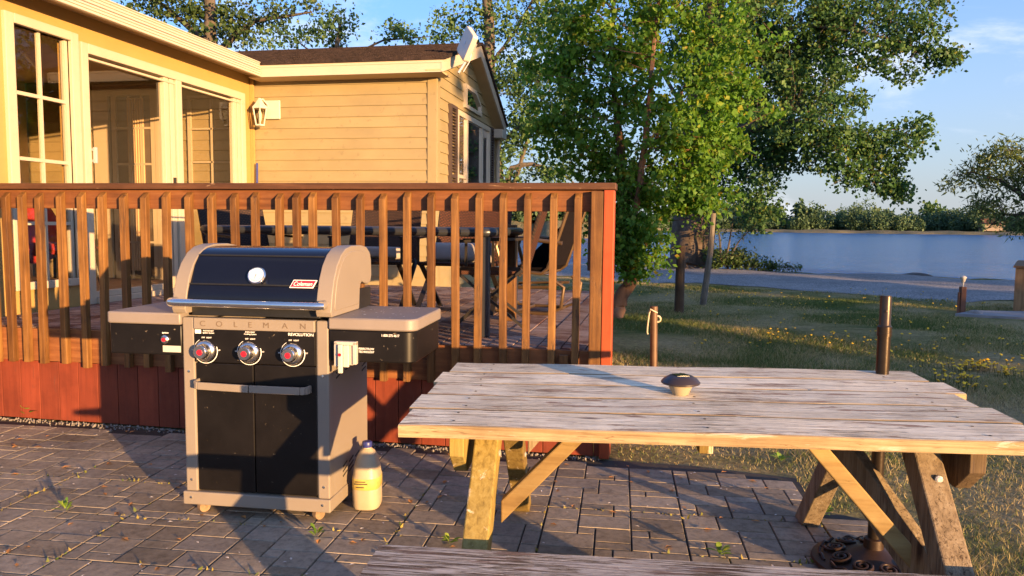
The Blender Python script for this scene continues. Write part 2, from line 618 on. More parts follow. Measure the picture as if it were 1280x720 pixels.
def gravel_material(name, cols, scale=38):
    m, nt, out = new_mat(name)
    v = coords(nt, jitter=False)
    vo = N(nt, 'ShaderNodeTexVoronoi')
    vo.inputs['Scale'].default_value = scale
    nt.links.new(v, vo.inputs['Vector'])
    r = ramp(nt, [(0.0, cols[0]), (0.5, cols[1]), (1.0, cols[2])])
    nt.links.new(vo.outputs['Color'], r.inputs[0])
    f = noise(nt, v, 0.5, 5, 0.6)
    r2 = ramp(nt, [(0.35, (0.75, 0.75, 0.75)), (0.65, (1.25, 1.22, 1.18))])
    nt.links.new(f, r2.inputs[0])
    p = N(nt, 'ShaderNodeBsdfPrincipled')
    setin(p, Roughness=0.9)
    nt.links.new(mixc(nt, 1.0, r.outputs[0], r2.outputs[0], 'MULTIPLY'), p.inputs['Base Color'])
    ad = N(nt, 'ShaderNodeMath', operation='ADD')
    nt.links.new(vo.outputs['Distance'], ad.inputs[0])
    nt.links.new(noise(nt, v, 3, 4, 0.6), ad.inputs[1])
    nt.links.new(bump(nt, ad.outputs[0], 0.7, 0.03), p.inputs['Normal'])
    nt.links.new(p.outputs[0], out.inputs[0])
    return m


def shore_b(a):
    return 24.9 - 0.28 * a if a < 25 else 17.9


def road_b(a):
    return 17.84 - 0.5 * a if a < 6 else 14.84 - 0.1 * (a - 6)


M['lawn'] = lawn_material('lawn')
M['gravel'] = gravel_material('road_gravel', ((0.10, 0.10, 0.11), (0.20, 0.20, 0.21), (0.36, 0.34, 0.34)))
xs = np.concatenate([np.linspace(-3000, -90, 6), np.linspace(-80, -14, 18), np.linspace(-12, 20, 65), np.linspace(24, 90, 16), np.linspace(100, 3000, 6)])
ys = np.concatenate([np.linspace(-3000, -60, 5), np.linspace(-50, 2, 20), np.linspace(3, 32, 88), np.linspace(36, 100, 10), np.linspace(150, 4000, 6)])
gv, gf = [], []
for y in ys:
    for x in xs:
        d = y - shore_b(max(-60, min(60, x)))
        t = min(1, max(0, (d + 0.2) / 2.4))
        z = -1.6 * t * t * (3 - 2 * t)
        if d < -0.3 and y > 5:
            z += 0.03 * math.sin(x * 1.7 + y) + 0.02 * math.sin(y * 2.3 - x)
            z = min(z, 0.03)
        gv.append((x, y, z if y > 5 else 0.0))
nx = len(xs)
for j in range(len(ys) - 1):
    for i in range(nx - 1):
        gf.append((j * nx + i, j * nx + i + 1, (j + 1) * nx + i + 1, (j + 1) * nx + i))
g = MB().add(gv, gf).build('ground', M['lawn'], smooth=True)
tag(g, kind='structure')

# gravel road between the lawn and the water
mb = MB()
rv, rf, cols_ = [], [], np.linspace(-40, 40, 240)
for i, x in enumerate(cols_):
    b0 = road_b(x) + 0.30 * math.sin(x * 1.3) + 0.25 * math.sin(x * 3.1 + 1) + random.uniform(-.18, .18)
    b1 = shore_b(x) - 0.35 + 0.12 * math.sin(x * 2.2) + random.uniform(-.06, .06)
    for k in range(9):
        y = b0 + (b1 - b0) * k / 8
        z = 0.03 * math.sin(x * 1.7 + y) + 0.02 * math.sin(y * 2.3 - x)
        rv.append((x, y, min(z, 0.03) + (0.022 if 0 < k < 8 else 0.008)))
    if i:
        for k in range(8):
            rf.append(((i - 1) * 9 + k, i * 9 + k, i * 9 + k + 1, (i - 1) * 9 + k + 1))
tag(MB().add(rv, rf).build('gravel_road', M['gravel'], smooth=True), kind='structure')

# concrete slab on the right
M['slab'] = plain('grey_slab', (0.20, 0.20, 0.21), 0.85, var=0.2, scale=5, bmp=0.3, bdist=0.006)
sb = MB()
sb.prism([(4.35, 12.35), (9.5, 10.6), (11.0, 12.0), (10.0, 13.4), (4.85, 12.95)], -0.02, 0.045, 'Z')
tag(sb.build('concrete_slab', M['slab']), kind='structure')

# water
m, nt, out = new_mat('lake_water')
v = coords(nt, (1.0, 1.0, 1.0), jitter=False)
mp = N(nt, 'ShaderNodeMapping')
mp.inputs['Scale'].default_value = (0.55, 3.4, 1)
mp.inputs['Rotation'].default_value = (0, 0, R(-14))
nt.links.new(v, mp.inputs[0])
f1 = noise(nt, mp.outputs[0], 1.3, 5, 0.62, 0.5)
p = N(nt, 'ShaderNodeBsdfPrincipled')
p.inputs['Base Color'].default_value = (0.055, 0.23, 0.60, 1)
setin(p, Roughness=0.16, IOR=1.33)
p.inputs['Specular IOR Level'].default_value = 0.10
mp2 = N(nt, 'ShaderNodeMapping')
mp2.inputs['Scale'].default_value = (0.10, 0.75, 1)
mp2.inputs['Rotation'].default_value = (0, 0, R(-14))
nt.links.new(v, mp2.inputs[0])
f2 = noise(nt, mp2.outputs[0], 1.0, 6, 0.7, 0.3)
wa = N(nt, 'ShaderNodeMath', operation='MULTIPLY_ADD')
wa.inputs[1].default_value = 2.2
nt.links.new(f2, wa.inputs[0])
nt.links.new(f1, wa.inputs[2])
mp3 = N(nt, 'ShaderNodeMapping')
mp3.inputs['Scale'].default_value = (0.022, 0.21, 1)
mp3.inputs['Rotation'].default_value = (0, 0, R(-14))
nt.links.new(v, mp3.inputs[0])
wb = N(nt, 'ShaderNodeMath', operation='MULTIPLY_ADD')
wb.inputs[1].default_value = 5.5
nt.links.new(noise(nt, mp3.outputs[0], 1.0, 7, 0.72, 0.3), wb.inputs[0])
nt.links.new(wa.outputs[0], wb.inputs[2])
nt.links.new(bump(nt, wb.outputs[0], 1.0, 1.5), p.inputs['Normal'])
nt.links.new(p.outputs[0], out.inputs[0])
M['water'] = m
tag(MB().add([(-3500, 14, -0.55), (3500, 14, -0.55), (3500, 5000, -0.55), (-3500, 5000, -0.55)], [(0, 1, 2, 3)]).build('lake_water', M['water']), kind='structure')


# far shore: a low sandy bank, nearer at the left
def far_r(az):          # az = atan2(a, b), distance of the far shoreline
    t = min(1, max(0, (az + 0.10) / 0.12))
    return 110 + 190 * t * t * (3 - 2 * t)


def bank_h(az):
    t = min(1, max(0, (az + 0.10) / 0.12))
    return 2.4 - 2.0 * t


m = plain('sandy_bank', (0.17, 0.125, 0.065), 0.95, var=0.35, scale=0.35, bmp=0.6, bdist=0.3, dirt=((0.07, 0.08, 0.03), 0.46))
bv, bf = [], []
azs = np.linspace(-1.0, 1.0, 260)
for i, az in enumerate(azs):
    r0 = far_r(az) + 2.0 * math.sin(az * 60) + 1.2 * math.sin(az * 143)
    h = bank_h(az)
    for (dr, z) in ((-2, -1.0), (0, -0.45), (2.5, 0.25), (7, h * 0.7), (16, h), (60, h + 0.8), (600, h + 3)):
        z = z + (0.3 * math.sin(az * 90 + dr) if 1 < dr < 60 else 0)
        bv.append(((r0 + dr) * math.sin(az), (r0 + dr) * math.cos(az), z))
    if i:
        for k in range(6):
            bf.append(((i - 1) * 7 + k, i * 7 + k, i * 7 + k + 1, (i - 1) * 7 + k + 1))
tag(MB().add(bv, bf).build('far_shore', m, smooth=True), kind='structure')

# ------------------------------------------------------------------ stamped paver patio
M['paver_bed'] = plain('paver_joints', (0.035, 0.028, 0.022), 0.95, var=0.4, scale=4, bmp=0.5, dirt=((0.10, 0.085, 0.025), 0.60))
m, nt, out = new_mat('paver_stone')
g_ = N(nt, 'ShaderNodeNewGeometry')
r = ramp(nt, [(0, (0.215, 0.172, 0.122)), (0.4, (0.280, 0.229, 0.168)), (0.8, (0.325, 0.272, 0.208)), (1, (0.240, 0.204, 0.164))])
nt.links.new(g_.outputs['Random Per Island'], r.inputs[0])
v = coords(nt)
f = noise(nt, v, 9, 8, 0.68, 0.3)
r2 = ramp(nt, [(0.30, (0.60, 0.58, 0.56)), (0.50, (1, 1, 1)), (0.70, (1.32, 1.30, 1.28))])
nt.links.new(noise(nt, v, 26, 9, 0.75, 0.2), r2.inputs[0])
f3 = noise(nt, coords(nt, jitter=False), 1.1, 5, 0.6)
r3 = ramp(nt, [(0.36, (0.66, 0.66, 0.68)), (0.58, (1.08, 1.06, 1.04))])
nt.links.new(f3, r3.inputs[0])
c = mixc(nt, 1.0, mixc(nt, 1.0, r.outputs[0], r2.outputs[0], 'MULTIPLY'), r3.outputs[0], 'MULTIPLY')
p = N(nt, 'ShaderNodeBsdfPrincipled')
setin(p, Roughness=0.92)
p.inputs['Specular IOR Level'].default_value = 0.15
nt.links.new(c, p.inputs['Base Color'])
nt.links.new(bump(nt, noise(nt, v, 48, 8, 0.72, 0.2), 0.5, 0.0035), p.inputs['Normal'])
nt.links.new(p.outputs[0], out.inputs[0])
M['paver'] = m
PAT = R(3.0)


def prot(x, y):
    return (x * math.cos(PAT) - y * math.sin(PAT), x * math.sin(PAT) + y * math.cos(PAT))


MODX, MODY = 0.60, 0.42
pv, pq = [], []


ASHLAR = [[(0, 0, 3, 2), (3, 0, 2, 1), (5, 0, 3, 2), (3, 1, 2, 2), (0, 2, 2, 2), (2, 2, 1, 1), (5, 2, 1, 1), (6, 2, 2, 1), (2, 3, 3, 2), (5, 3, 3, 2), (0, 4, 2, 2), (2, 5, 2, 1), (4, 5, 1, 1), (5, 5, 3, 1)],
          [(0, 0, 2, 2), (2, 0, 3, 2), (5, 0, 2, 1), (7, 0, 1, 2), (5, 1, 2, 2), (0, 2, 3, 2), (3, 2, 2, 1), (7, 2, 1, 1), (3, 3, 2, 2), (5, 3, 3, 2), (0, 4, 1, 1), (1, 4, 2, 2), (0, 5, 1, 1), (3, 5, 3, 1), (6, 5, 2, 1)]]
cellx, celly = MODX / 8, MODY / 6
for mi_ in range(-11, 5):
    for mj in range(-6, 11):
        fx, fy = random.random() < .5, random.random() < .5
        rects = [((8 - x - w if fx else x), (6 - y - h if fy else y), w, h) for x, y, w, h in ASHLAR[(mi_ + 2 * mj) % 2]]
        for (x, y, w, h) in rects:
            x0, y0 = -0.30 + mi_ * MODX + x * cellx, 0.02 + mj * MODY + y * celly
            x1, y1 = x0 + w * cellx, y0 + h * celly
            gap = 0.0024
            g0 = 0.0042 if x == 0 else gap
            g1 = 0.0042 if y == 0 else gap
            cx, cy = prot((x0 + x1) / 2, (y0 + y1) / 2)
            if cy > 4.02 or cx > (0.94 if cy < 3.55 else 0.74) or cy < -2 or cx < -6.2:
                continue
            zt = 0.0135 + random.uniform(-.0005, .0005)
            tx, ty = random.uniform(-.0006, .0006), random.uniform(-.0006, .0006)
            base = len(pv)
            for (ins, z) in ((0, 0.003), (0.001, 0.011), (0.003, zt)):
                for k, (px_, py_) in enumerate(((x0 + g0 + ins, y0 + g1 + ins), (x1 - gap - ins, y0 + g1 + ins), (x1 - gap - ins, y1 - gap - ins), (x0 + g0 + ins, y1 - gap - ins))):
                    qx, qy = prot(px_, py_)
                    pv.append((qx, qy, z + ((tx if k in (1, 2) else -tx) + (ty if k > 1 else -ty) if z == zt else 0)))
            for s in range(2):
                for k in range(4):
                    pq.append((base + s * 4 + k, base + s * 4 + (k + 1) % 4, base + s * 4 + 4 + (k + 1) % 4, base + s * 4 + 4 + k))
            pq.append((base + 8, base + 9, base + 10, base + 11))
pb = MB()
pb.prism([(-6.3, -2.2), (1.02, -2.2), (0.99, 3.52), (0.76, 3.60), (0.72, 4.06), (0.2, 4.15), (-6.3, 4.15)], -0.03, 0.004, 'Z')
tag(pb.build('patio_bed', M['paver_bed']), kind='structure')
tag(np_mesh('patio_paving', np.array(pv), np.array(pq), M['paver']), kind='structure')
GZ = 0.014

# ================================================================== THE TRAILER HOME
home = thing('trailer_home', 'cream sided trailer home with dark shingle roof and glazed add-on porch', 'house')
WA, WB, GA = -4.62, 8.10, -2.44          # door wall plane, siding plane, gable wall plane
LAP = 0.1185


def laps(mb, z0, z1, span, axis, plane, out, off=0.0):
    """overlapping boards; span(z) gives the extent of the board along the wall"""
    z = z0
    while z < z1 - 0.01:
        zt = min(z + LAP, z1)
        a0, a1 = span(z)
        b0, b1 = span(zt)
        if a1 > a0 and b1 > b0:
            t0, t1 = plane + out * 0.016, plane + out * 0.003
            if axis == 'X':
                vs = [(a0, t0, z), (a1, t0, z), (b1, t1, zt), (b0, t1, zt), (a0, plane - out * .02, z), (a1, plane - out * .02, z), (b1, plane - out * .02, zt), (b0, plane - out * .02, zt)]
            else:
                vs = [(t0, a0, z), (t0, a1, z), (t1, b1, zt), (t1, b0, zt), (plane - out * .02, a0, z), (plane - out * .02, a1, z), (plane - out * .02, b1, zt), (plane - out * .02, b0, zt)]
            mb.add(vs, [(0, 1, 2, 3), (0, 1, 5, 4), (0, 3, 7, 4), (1, 2, 6, 5)])
        z = zt


ZL = 0.56
mb = MB()
laps(mb, ZL + 0.026, 2.965, lambda z: (-7.6, GA - 0.09), 'X', WB, -1)
mb.build('siding_wall', M['siding'], home)
# gable end
EN, EF, PK = 7.80, 11.10, 9.50            # near eave, far eave, ridge (depth)
ZEN, ZEF, ZPK = 3.03, 2.76, 3.56


def roof_z(b):
    return ZEN + (ZPK - ZEN) * (b - EN) / (PK - EN) if b < PK else ZPK + (ZEF - ZPK) * (b - PK) / (EF - PK)


def gspan(z):
    zz = z + 0.12
    lo = WB + 0.09 if zz < roof_z(WB) else EN + (zz - ZEN) / (ZPK - ZEN) * (PK - EN)
    hi = EF - 0.06 if zz < ZEF else PK + (ZPK - zz) / (ZPK - ZEF) * (EF - PK)
    return (max(lo, WB + 0.09), hi)


mb = MB()
laps(mb, ZL, 3.42, gspan, 'Y', GA, 1)
mb.build('gable_wall', M['siding'], home)
mb = MB()
mb.box((GA - 0.09, WB - 0.022, ZL), (GA + 0.022, WB + 0.09, 2.93))
mb.build('corner_trim', M['siding'], home, bevel=0.004)
mb = MB()
mb.box((GA - 0.02, EF - 0.06, ZL), (GA + 0.022, EF + 0.02, 2.62))
mb.build('corner_trim', M['siding'], home, bevel=0.004)
mb = MB()
mb.box((-12, WB + 0.02, 0), (GA - 0.03, EF - 0.08, 2.6))
mb.prism([(WB + .03, 2.6), (EF - .1, 2.6), (EF - .1, 2.62), (PK, 3.4), (WB + .03, 2.95)], -12, GA - 0.03, 'X')
mb.build('house_core', M['siding'], home)
# roof with shingle courses
RAKE = -2.27
mb = MB()
nst = 14
for side in (0, 1):
    e, ze = (EN - 0.03, ZEN - 0.01) if side == 0 else (EF + 0.03, ZEF - 0.01)
    for k in range(nst):
        t0, t1 = k / nst, (k + 1) / nst
        b0, b1 = e + (PK - e) * t0, e + (PK - e) * t1
        z0, z1 = ze + (ZPK - ze) * t0, ze + (ZPK - ze) * t1
        mb.prism([(b0, z0 + 0.028), (b1, z1 + 0.016), (b1, z1 - 0.02), (b0, z0 - 0.012)], -12.2, RAKE + 0.025, 'X')
mb.build('roof', M['shingle'], home)
mb = MB()
mb.box((-4.36, EN - 0.005, 2.885), (RAKE - 0.01, EN + 0.02, 3.018))
mb.box((-4.36, EN - 0.012, 2.98), (RAKE - 0.01, EN - 0.005, 3.018))
mb.build('eave_fascia', M['fascia'], home)
mb = MB()
mb.box((-4.5, EN + 0.02, 2.885), (RAKE - 0.02, WB + 0.02, 2.90))
mb.build('eave_soffit', M['soffit'], home)
for (b0, z0, b1, z1) in ((EN - 0.01, ZEN, PK, ZPK), (EF + 0.01, ZEF, PK, ZPK)):
    mb = MB()
    mb.prism([(b0, z0 - 0.015), (b1, z1 - 0.025), (b1, z1 - 0.16), (b0, z0 - 0.145)], RAKE - 0.02, RAKE, 'X')
    mb.build('rake_board', M['fascia'], home)
    mb = MB()
    mb.prism([(b0, z0 - 0.115), (b1, z1 - 0.125), (b1, z1 - 0.14), (b0, z0 - 0.13)], GA - 0.02, RAKE - 0.02, 'X')
    mb.build('rake_soffit', M['soffit'], home)
mb = MB()
mb.box((GA, EF - 0.28, 2.545), (RAKE + 0.004, EF + 0.02, 2.67))
mb.build('eave_return', M['white_trim'], home, bevel=0.004)
mb = MB()
mb.tube([(GA + 0.05, EF + 0.0, 2.55), (GA + 0.05, EF + 0.0, 0.6)], 0.03, 8)
mb.build('downpipe', M['white_trim'], home, smooth=True)

# big three-light window in the gable end
gw = MB()
wz0, wz1, wb0, wb1 = 1.05, 2.66, 8.86, 10.62
t = 0.06
for b0, b1 in ((wb0, wb0 + t), (9.30, 9.30 + t), (10.12, 10.12 + t), (wb1 - t, wb1)):
    gw.box((GA + 0.004, b0, wz0), (GA + 0.045, b1, wz1))
for z0, z1 in ((wz0, wz0 + t), (wz1 - t, wz1)):
    gw.box((GA + 0.003, wb0, z0), (GA + 0.046, wb1, z1))
gw.box((GA + 0.004, wb0 + t, 1.86), (GA + 0.042, 9.30, 1.90))
gw = gw.build('window', M['frame'], home)
tag(gw, 'wide three-pane window in the gable end')
for b0, b1 in ((wb0 + t, 9.30), (9.30 + t, 10.12), (10.12 + t, wb1 - t)):
    q = MB()
    q.box((GA + 0.018, b0, wz0 + t), (GA + 0.022, b1, wz1 - t))
    q.build('pane', M['mirror_glass'], gw)
q = MB()
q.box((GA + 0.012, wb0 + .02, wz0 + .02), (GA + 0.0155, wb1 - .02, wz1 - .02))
q.build('dark_backing', M['dark_room'], gw)  # dark sheet stands in for the unlit room behind the panes
q = MB()
for k in range(9):
    q.tube([(GA + 0.017, 8.94 + k * 0.036, wz0 + .07), (GA + 0.017, 8.94 + k * 0.036, wz1 - .07)], 0.006, 5)
q.build('curtain', M['curtain'], gw)
# clipped attic light above it
poly = [(9.24, 2.74), (10.10, 2.74), (10.10, 2.86), (9.78, 3.03), (9.24, 3.03)]
cxy = (sum(p_[0] for p_ in poly) / 5, sum(p_[1] for p_ in poly) / 5)
inn = [(cxy[0] + (y - cxy[0]) * 0.84, cxy[1] + (z - cxy[1]) * 0.68) for y, z in poly]
aw = MB()
for i in range(5):
    j = (i + 1) % 5
    qd = [poly[i], poly[j], inn[j], inn[i]]
    aw.prism(qd, GA + 0.004, GA + 0.045, 'X')
aw = aw.build('attic_window', M['frame'], home)
q = MB()
q.prism([(cxy[0] + (y - cxy[0]) * 0.86, cxy[1] + (z - cxy[1]) * 0.72) for y, z in poly], GA + 0.018, GA + 0.024, 'X')
q.build('pane', M['mirror_glass'], aw)
q = MB()
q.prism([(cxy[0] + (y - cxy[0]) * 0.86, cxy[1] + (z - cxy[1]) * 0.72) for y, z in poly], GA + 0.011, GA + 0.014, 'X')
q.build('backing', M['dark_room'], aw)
for b0 in (8.56, 10.63):
    s = MB()
    w = 0.28 if b0 < 9 else 0.22
    s.box((GA + 0.004, b0, 1.05), (GA + 0.05, b0 + 0.04, 2.68))
    s.box((GA + 0.004, b0 + w - 0.04, 1.05), (GA + 0.05, b0 + w, 2.68))
    for z in (1.05, 1.84, 2.64):
        s.box((GA + 0.004, b0 + .04, z), (GA + 0.05, b0 + w - .04, z + 0.04))
    for k in range(44):
        z = 1.09 + k * 0.0355
        if abs(z - 1.85) < 0.04:
            continue
        s.prism([(GA + 0.012, z), (GA + 0.046, z + 0.008), (GA + 0.046, z + 0.013), (GA + 0.012, z + 0.030)], b0 + .04, b0 + w - .04, 'Y')
    tag(s.build('shutter', M['shutter'], home), 'dark brown louvred shutter')

# ---- porch wall with the tall window and the sliding door (plane X = WA)
WT = 0.10
FZ = 0.61                                 # deck floor
mb = MB()
x0, x1 = WA - WT, WA
wy0, wy1, wz0, wz1 = 4.80, 5.34, 0.84, 2.71
dy0, dy1, dz1 = 5.50, 7.85, 2.68
for lo, hi in (((x0, 3.2, FZ - .1), (x1, wy0, 2.95)), ((x0, wy0, FZ - .1), (x1, wy1, wz0)), ((x0, wy0, wz1), (x1, wy1, 2.95)),
               ((x0, wy1, FZ - .1), (x1, dy0, 2.95)), ((x0, dy0, dz1), (x1, dy1, 2.95)), ((x0, dy1, FZ - .1), (x1, WB - 0.02, 2.95)), ((x0, dy0, FZ - .1), (x1, dy1, FZ + 0.01))):
    mb.box(lo, hi)
mb.build('door_wall', M['yellow_wall'], home)
mb = MB()
mb.box((-7.62, 3.1, 2.95), (WA + 0.28, WB - 0.02, 2.965))
mb.build('porch_soffit', M['soffit'], home)
mb = MB()
FX = -4.34
mb.box((FX - 0.03, 2.6, 2.885), (FX, EN - 0.012, 3.03))
for k in range(6):
    z = 2.885 + k * 0.0245
    mb.prism([(FX, z), (FX + 0.008, z + 0.004), (FX + 0.003, z + 0.021), (FX, z + 0.021)], 2.6, EN - 0.012, 'Y')
mb.box((FX - 0.05, 2.6, 3.03), (FX + 0.012, EN - 0.012, 3.04))
mb.build('porch_fascia', M['fascia'], home)
mb = MB()
mb.prism([(FX - .05, 3.03), (-7.6, 3.22), (-7.6, 2.97), (FX - 0.03, 2.97)], 2.6, WB - 0.04, 'Y')
mb.build('porch_roof', M['fascia'], home)
mb = MB()                                 # lining of the porch room
mb.box((-7.7, 3.1, FZ - .1), (-7.6, WB - 0.03, 2.95))
mb.box((-7.6, 3.1, FZ - .1), (x0, 3.2, 2.95))
mb.box((-7.6, 3.2, FZ - .1), (x0, WB - 0.03, FZ - .005))
mb.build('porch_room', M['room_wall'], home)
mb = MB()
mb.box((WA + .003, WB - 0.06, FZ), (WA + .04, WB - 0.024, 2.948))
mb.build('corner_batten', M['yellow_wall'], home)

# tall window
wf = MB()
for lo, hi in (((WA - .06, wy0 - .08, wz0 - .06), (WA + .03, wy0, wz1 + .07)), ((WA - .06, wy1, wz0 - .06), (WA + .03, wy1 + .08, wz1 + .07)),
               ((WA - .06, wy0, wz1), (WA + .034, wy1, wz1 + .07)), ((WA - .06, wy0, wz0 - .06), (WA + .034, wy1, wz0))):
    wf.box(lo, hi)
wf = wf.build('window', M['frame'], home, bevel=0.006)
tag(wf, 'tall narrow window with a white grid')
q = MB()
for lo, hi in (((WA - .05, wy0, wz0), (WA - .01, wy0 + .025, wz1)), ((WA - .05, wy1 - .03, wz0), (WA - .01, wy1, wz1)),
               ((WA - .045, 5.060, wz0), (WA - .015, 5.080, wz1))):
    q.box(lo, hi)
for z in (1.275, 1.752, 2.228):
    q.box((WA - .047, wy0, z - .013), (WA - .012, wy1, z + .013))
q.build('muntin_grid', M['frame'], wf)
q = MB()
q.box((WA - .034, wy0, wz0), (WA - .030, wy1, wz1))
q.build('pane', M['glass'], wf)

# sliding door
df = MB()
for lo, hi in (((WA - .09, dy0 - .055, FZ), (WA + .03, dy0 + .02, dz1 + .05)), ((WA - .09, dy1 - .03, FZ), (WA + .03, dy1 + .05, dz1 + .05)),
               ((WA - .09, dy0 + .02, dz1 - .03), (WA + .034, dy1 - .03, dz1 + .05)), ((WA - .09, dy0 + .02, FZ), (WA + .05, dy1 - .03, FZ + .05)),
               ((WA - .09, 6.655, FZ + .05), (WA + .034, 6.74, dz1 - .03)), ((WA - .02, dy0 + .02, dz1 - .075), (WA + .02, dy1 - .03, dz1 - .055))):
    df.box(lo, hi)
df = df.build('sliding_door', M['frame'], home, bevel=0.005)
q = MB()
for b0, b1 in ((6.50, 6.565), (6.585, 6.645), (7.69, 7.745), (7.765, 7.815)):
    q.box((WA - .05, b0, FZ + .05), (WA + .012, b1, dz1 - .03))
q.box((WA - .05, dy0 + .02, FZ + .05), (WA + .0, 6.50, FZ + .10))
q.box((WA - .05, 6.74, FZ + .05), (WA + .0, 7.69, FZ + .10))
q.build('door_stile', M['frame'], df, bevel=0.004)
q = MB()
q.box((WA - .034, dy0 + .02, FZ + .1), (WA - .030, 6.50, dz1 - .03))
q.box((WA - .020, 6.74, FZ + .1), (WA - .016, 7.69, dz1 - .03))
q.build('pane', M['glass'], df)
q = MB()
q.bar((WA + .05, 5.535, 1.77), (WA + .05, 5.535, 1.90), 0.02, 0.03, (1, 0, 0))
q.box((WA + .02, 5.525, 1.78), (WA + .05, 5.545, 1.80))
q.box((WA + .02, 5.525, 1.87), (WA + .05, 5.545, 1.89))
q.build('handle', M['grey_rail'], df, bevel=0.003)
q = MB()
q.box((WA + .012, 6.60, 1.62), (WA + .03, 6.63, 1.72))
q.build('latch', M['black_plastic'], df, bevel=0.003)
# the old house door and window seen through the porch glass
idr = MB()
for lo, hi in (((-6.66, WB - .055, FZ), (-6.46, WB - .02, 2.90)), ((-5.84, WB - .055, FZ), (-5.70, WB - .02, 2.90)), ((-6.46, WB - .055, 2.77), (-5.84, WB - .02, 2.90)),
               ((-6.42, WB - .05, FZ), (-6.36, WB - .022, 2.77)), ((-5.90, WB - .05, FZ), (-5.845, WB - .022, 2.77))):
    idr.box(lo, hi)
idr = idr.build('inner_door', M['frame'], home)
q = MB()
for x in (-6.19, -6.02):
    q.box((x - .011, WB - .048, FZ), (x + .011, WB - .03, 2.77))
for z in (2.39, 1.97, 1.5, 1.05):
    q.box((-6.36, WB - .049, z - .012), (-5.90, WB - .031, z + .012))
q.build('muntin_grid', M['frame'], idr)
q = MB()
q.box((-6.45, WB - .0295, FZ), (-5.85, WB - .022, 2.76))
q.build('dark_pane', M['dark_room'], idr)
q = MB()
for k in range(7):
    q.tube([(-6.2 + k * .032, WB - .0375, FZ + .1), (-6.2 + k * .032, WB - .0375, 2.74)], 0.012, 6)
q.build('curtain', M['curtain'], idr)
iw = MB()
for lo, hi in (((-5.42, WB - .05, 1.4), (-5.38, WB - .02, 2.75)), ((-4.86, WB - .05, 1.4), (-4.82, WB - .02, 2.75)), ((-5.38, WB - .05, 2.71), (-4.86, WB - .02, 2.75)),
               ((-5.13, WB - .045, 1.4), (-5.11, WB - .021, 2.71)), ((-5.38, WB - .045, 2.36), (-4.86, WB - .021, 2.38)), ((-5.38, WB - .045, 1.98), (-4.86, WB - .021, 2.0))):
    iw.box(lo, hi)
iw.build('inner_window_grid', M['frame'], home)

# wall lantern, electric plate and flat antenna: fixed on the house but things of their own
lan = thing('wall_lantern', 'white carriage lantern on the siding beside the porch corner', 'wall lamp', (-4.44, WB - .16, 2.52))
q = MB()
q.lathe([(0.012, .165), (0.02, .15), (0.03, .135), (0.055, .10), (0.088, .062), (0.094, .05), (0.088, .044)], n=6)
q.build('hood', M['white_plastic'], lan)
q = MB()
for k in range(6):
    a = 2 * math.pi * k / 6
    q.tube([(0.08 * math.cos(a), 0.08 * math.sin(a), .046), (0.048 * math.cos(a), .048 * math.sin(a), -.135)], 0.007, 5)
q.lathe([(0.03, -.15), (0.055, -.142), (0.055, -.128), (0.03, -.125)], n=6)
q.build('cage', M['white_plastic'], lan)
q = MB()
q.lathe([(0.04, -.125), (0.072, .04)], n=6)
q.build('lamp_glass', M['lamp_glass'], lan)
q = MB()
q.lathe([(0.012, -.10), (0.025, -.06), (0.025, -.01), (0.010, .03)], n=10)
q.build('bulb', M['white_plastic'], lan, smooth=True)
q = MB()
q.tube([(0, 0, .14), (0.01, .05, .16), (0.03, .10, .12), (0.05, .15, .06)], 0.010, 8)
q.lathe([(0.05, 0), (0.05, .012), (0.03, .02)], (0.06, .145, .05), 16, M=Matrix.Rotation(R(90), 3, 'X'))
q.build('bracket', M['white_plastic'], lan, smooth=True)
pl = MB()
a_, b_ = onb(333, 126, WB - .02), onb(351, 149, WB - .02)
pl.box((a_.x, WB - .045, b_.z), (b_.x, WB - .018, a_.z))
tag(pl.build('electrical_cover', M['white_plastic'], bevel=0.006), 'square white cover plate on the siding behind the lantern', 'cover plate')

ant = thing('flat_antenna', 'square white panel antenna strapped at the roof gable corner', 'antenna', onb(584, 55, 7.98))
q = MB()
Mr = Matrix.Rotation(R(-50), 3, 'Z') @ Matrix.Rotation(R(-10), 3, 'X') @ Matrix.Rotation(R(36), 3, 'Y')
h = 0.150
s = 0.145
prof = []
for sx, sy in ((1, 1), (-1, 1), (-1, -1), (1, -1)):
    for k in range(5):
        a = math.atan2(sy, sx) - R(45) + R(90) * k / 4
        prof.append((sx * (s - .03) + .03 * math.cos(a), sy * (s - .03) + .03 * math.sin(a)))
vs = [Mr @ Vector((x, d, z)) for d in (-.03, .03) for x, z in prof]
n = len(prof)
q.add(vs, [tuple(range(n)), tuple(reversed(range(n, 2 * n)))] + [(i, (i + 1) % n, n + (i + 1) % n, n + i) for i in range(n)])
q.build('panel', M['white_plastic'], ant, bevel=0.008)
q = MB()
q.add([Mr @ Vector(p_) for p_ in ((-.06, .03, -.06), (.06, .03, -.06), (.06, .03, .06), (-.06, .03, .06), (-.04, .09, -.04), (.04, .09, -.04), (.04, .09, .04), (-.04, .09, .04))],
      [(0, 1, 5, 4), (1, 2, 6, 5), (2, 3, 7, 6), (3, 0, 4, 7), (4, 5, 6, 7)])
q.tube([Mr @ Vector((0, .08, 0)), (0.0, .0, -.16), (-.07, -.10, -.32)], 0.014, 8)
q.tube([(0.05, .05, -.02), (0.02, .02, -.18), (-.03, -.05, -.30)], 0.006, 6)
q.build('mast', M['grey_rail'], ant)
q = MB()
q.lathe([(0.022, 0), (0.022, .002), (0.015, .002)], Mr @ Vector((0, -.031, .01)), 16, M=Mr @ Matrix.Rotation(R(90), 3, 'X'))
q.add([Mr @ Vector(p_) for p_ in ((-.045, -.0315, -.042), (.045, -.0315, -.042), (.045, -.0315, -.030), (-.045, -.0315, -.030))], [(0, 1, 2, 3)])
q.build('emblem', M['grey_rail'], ant)
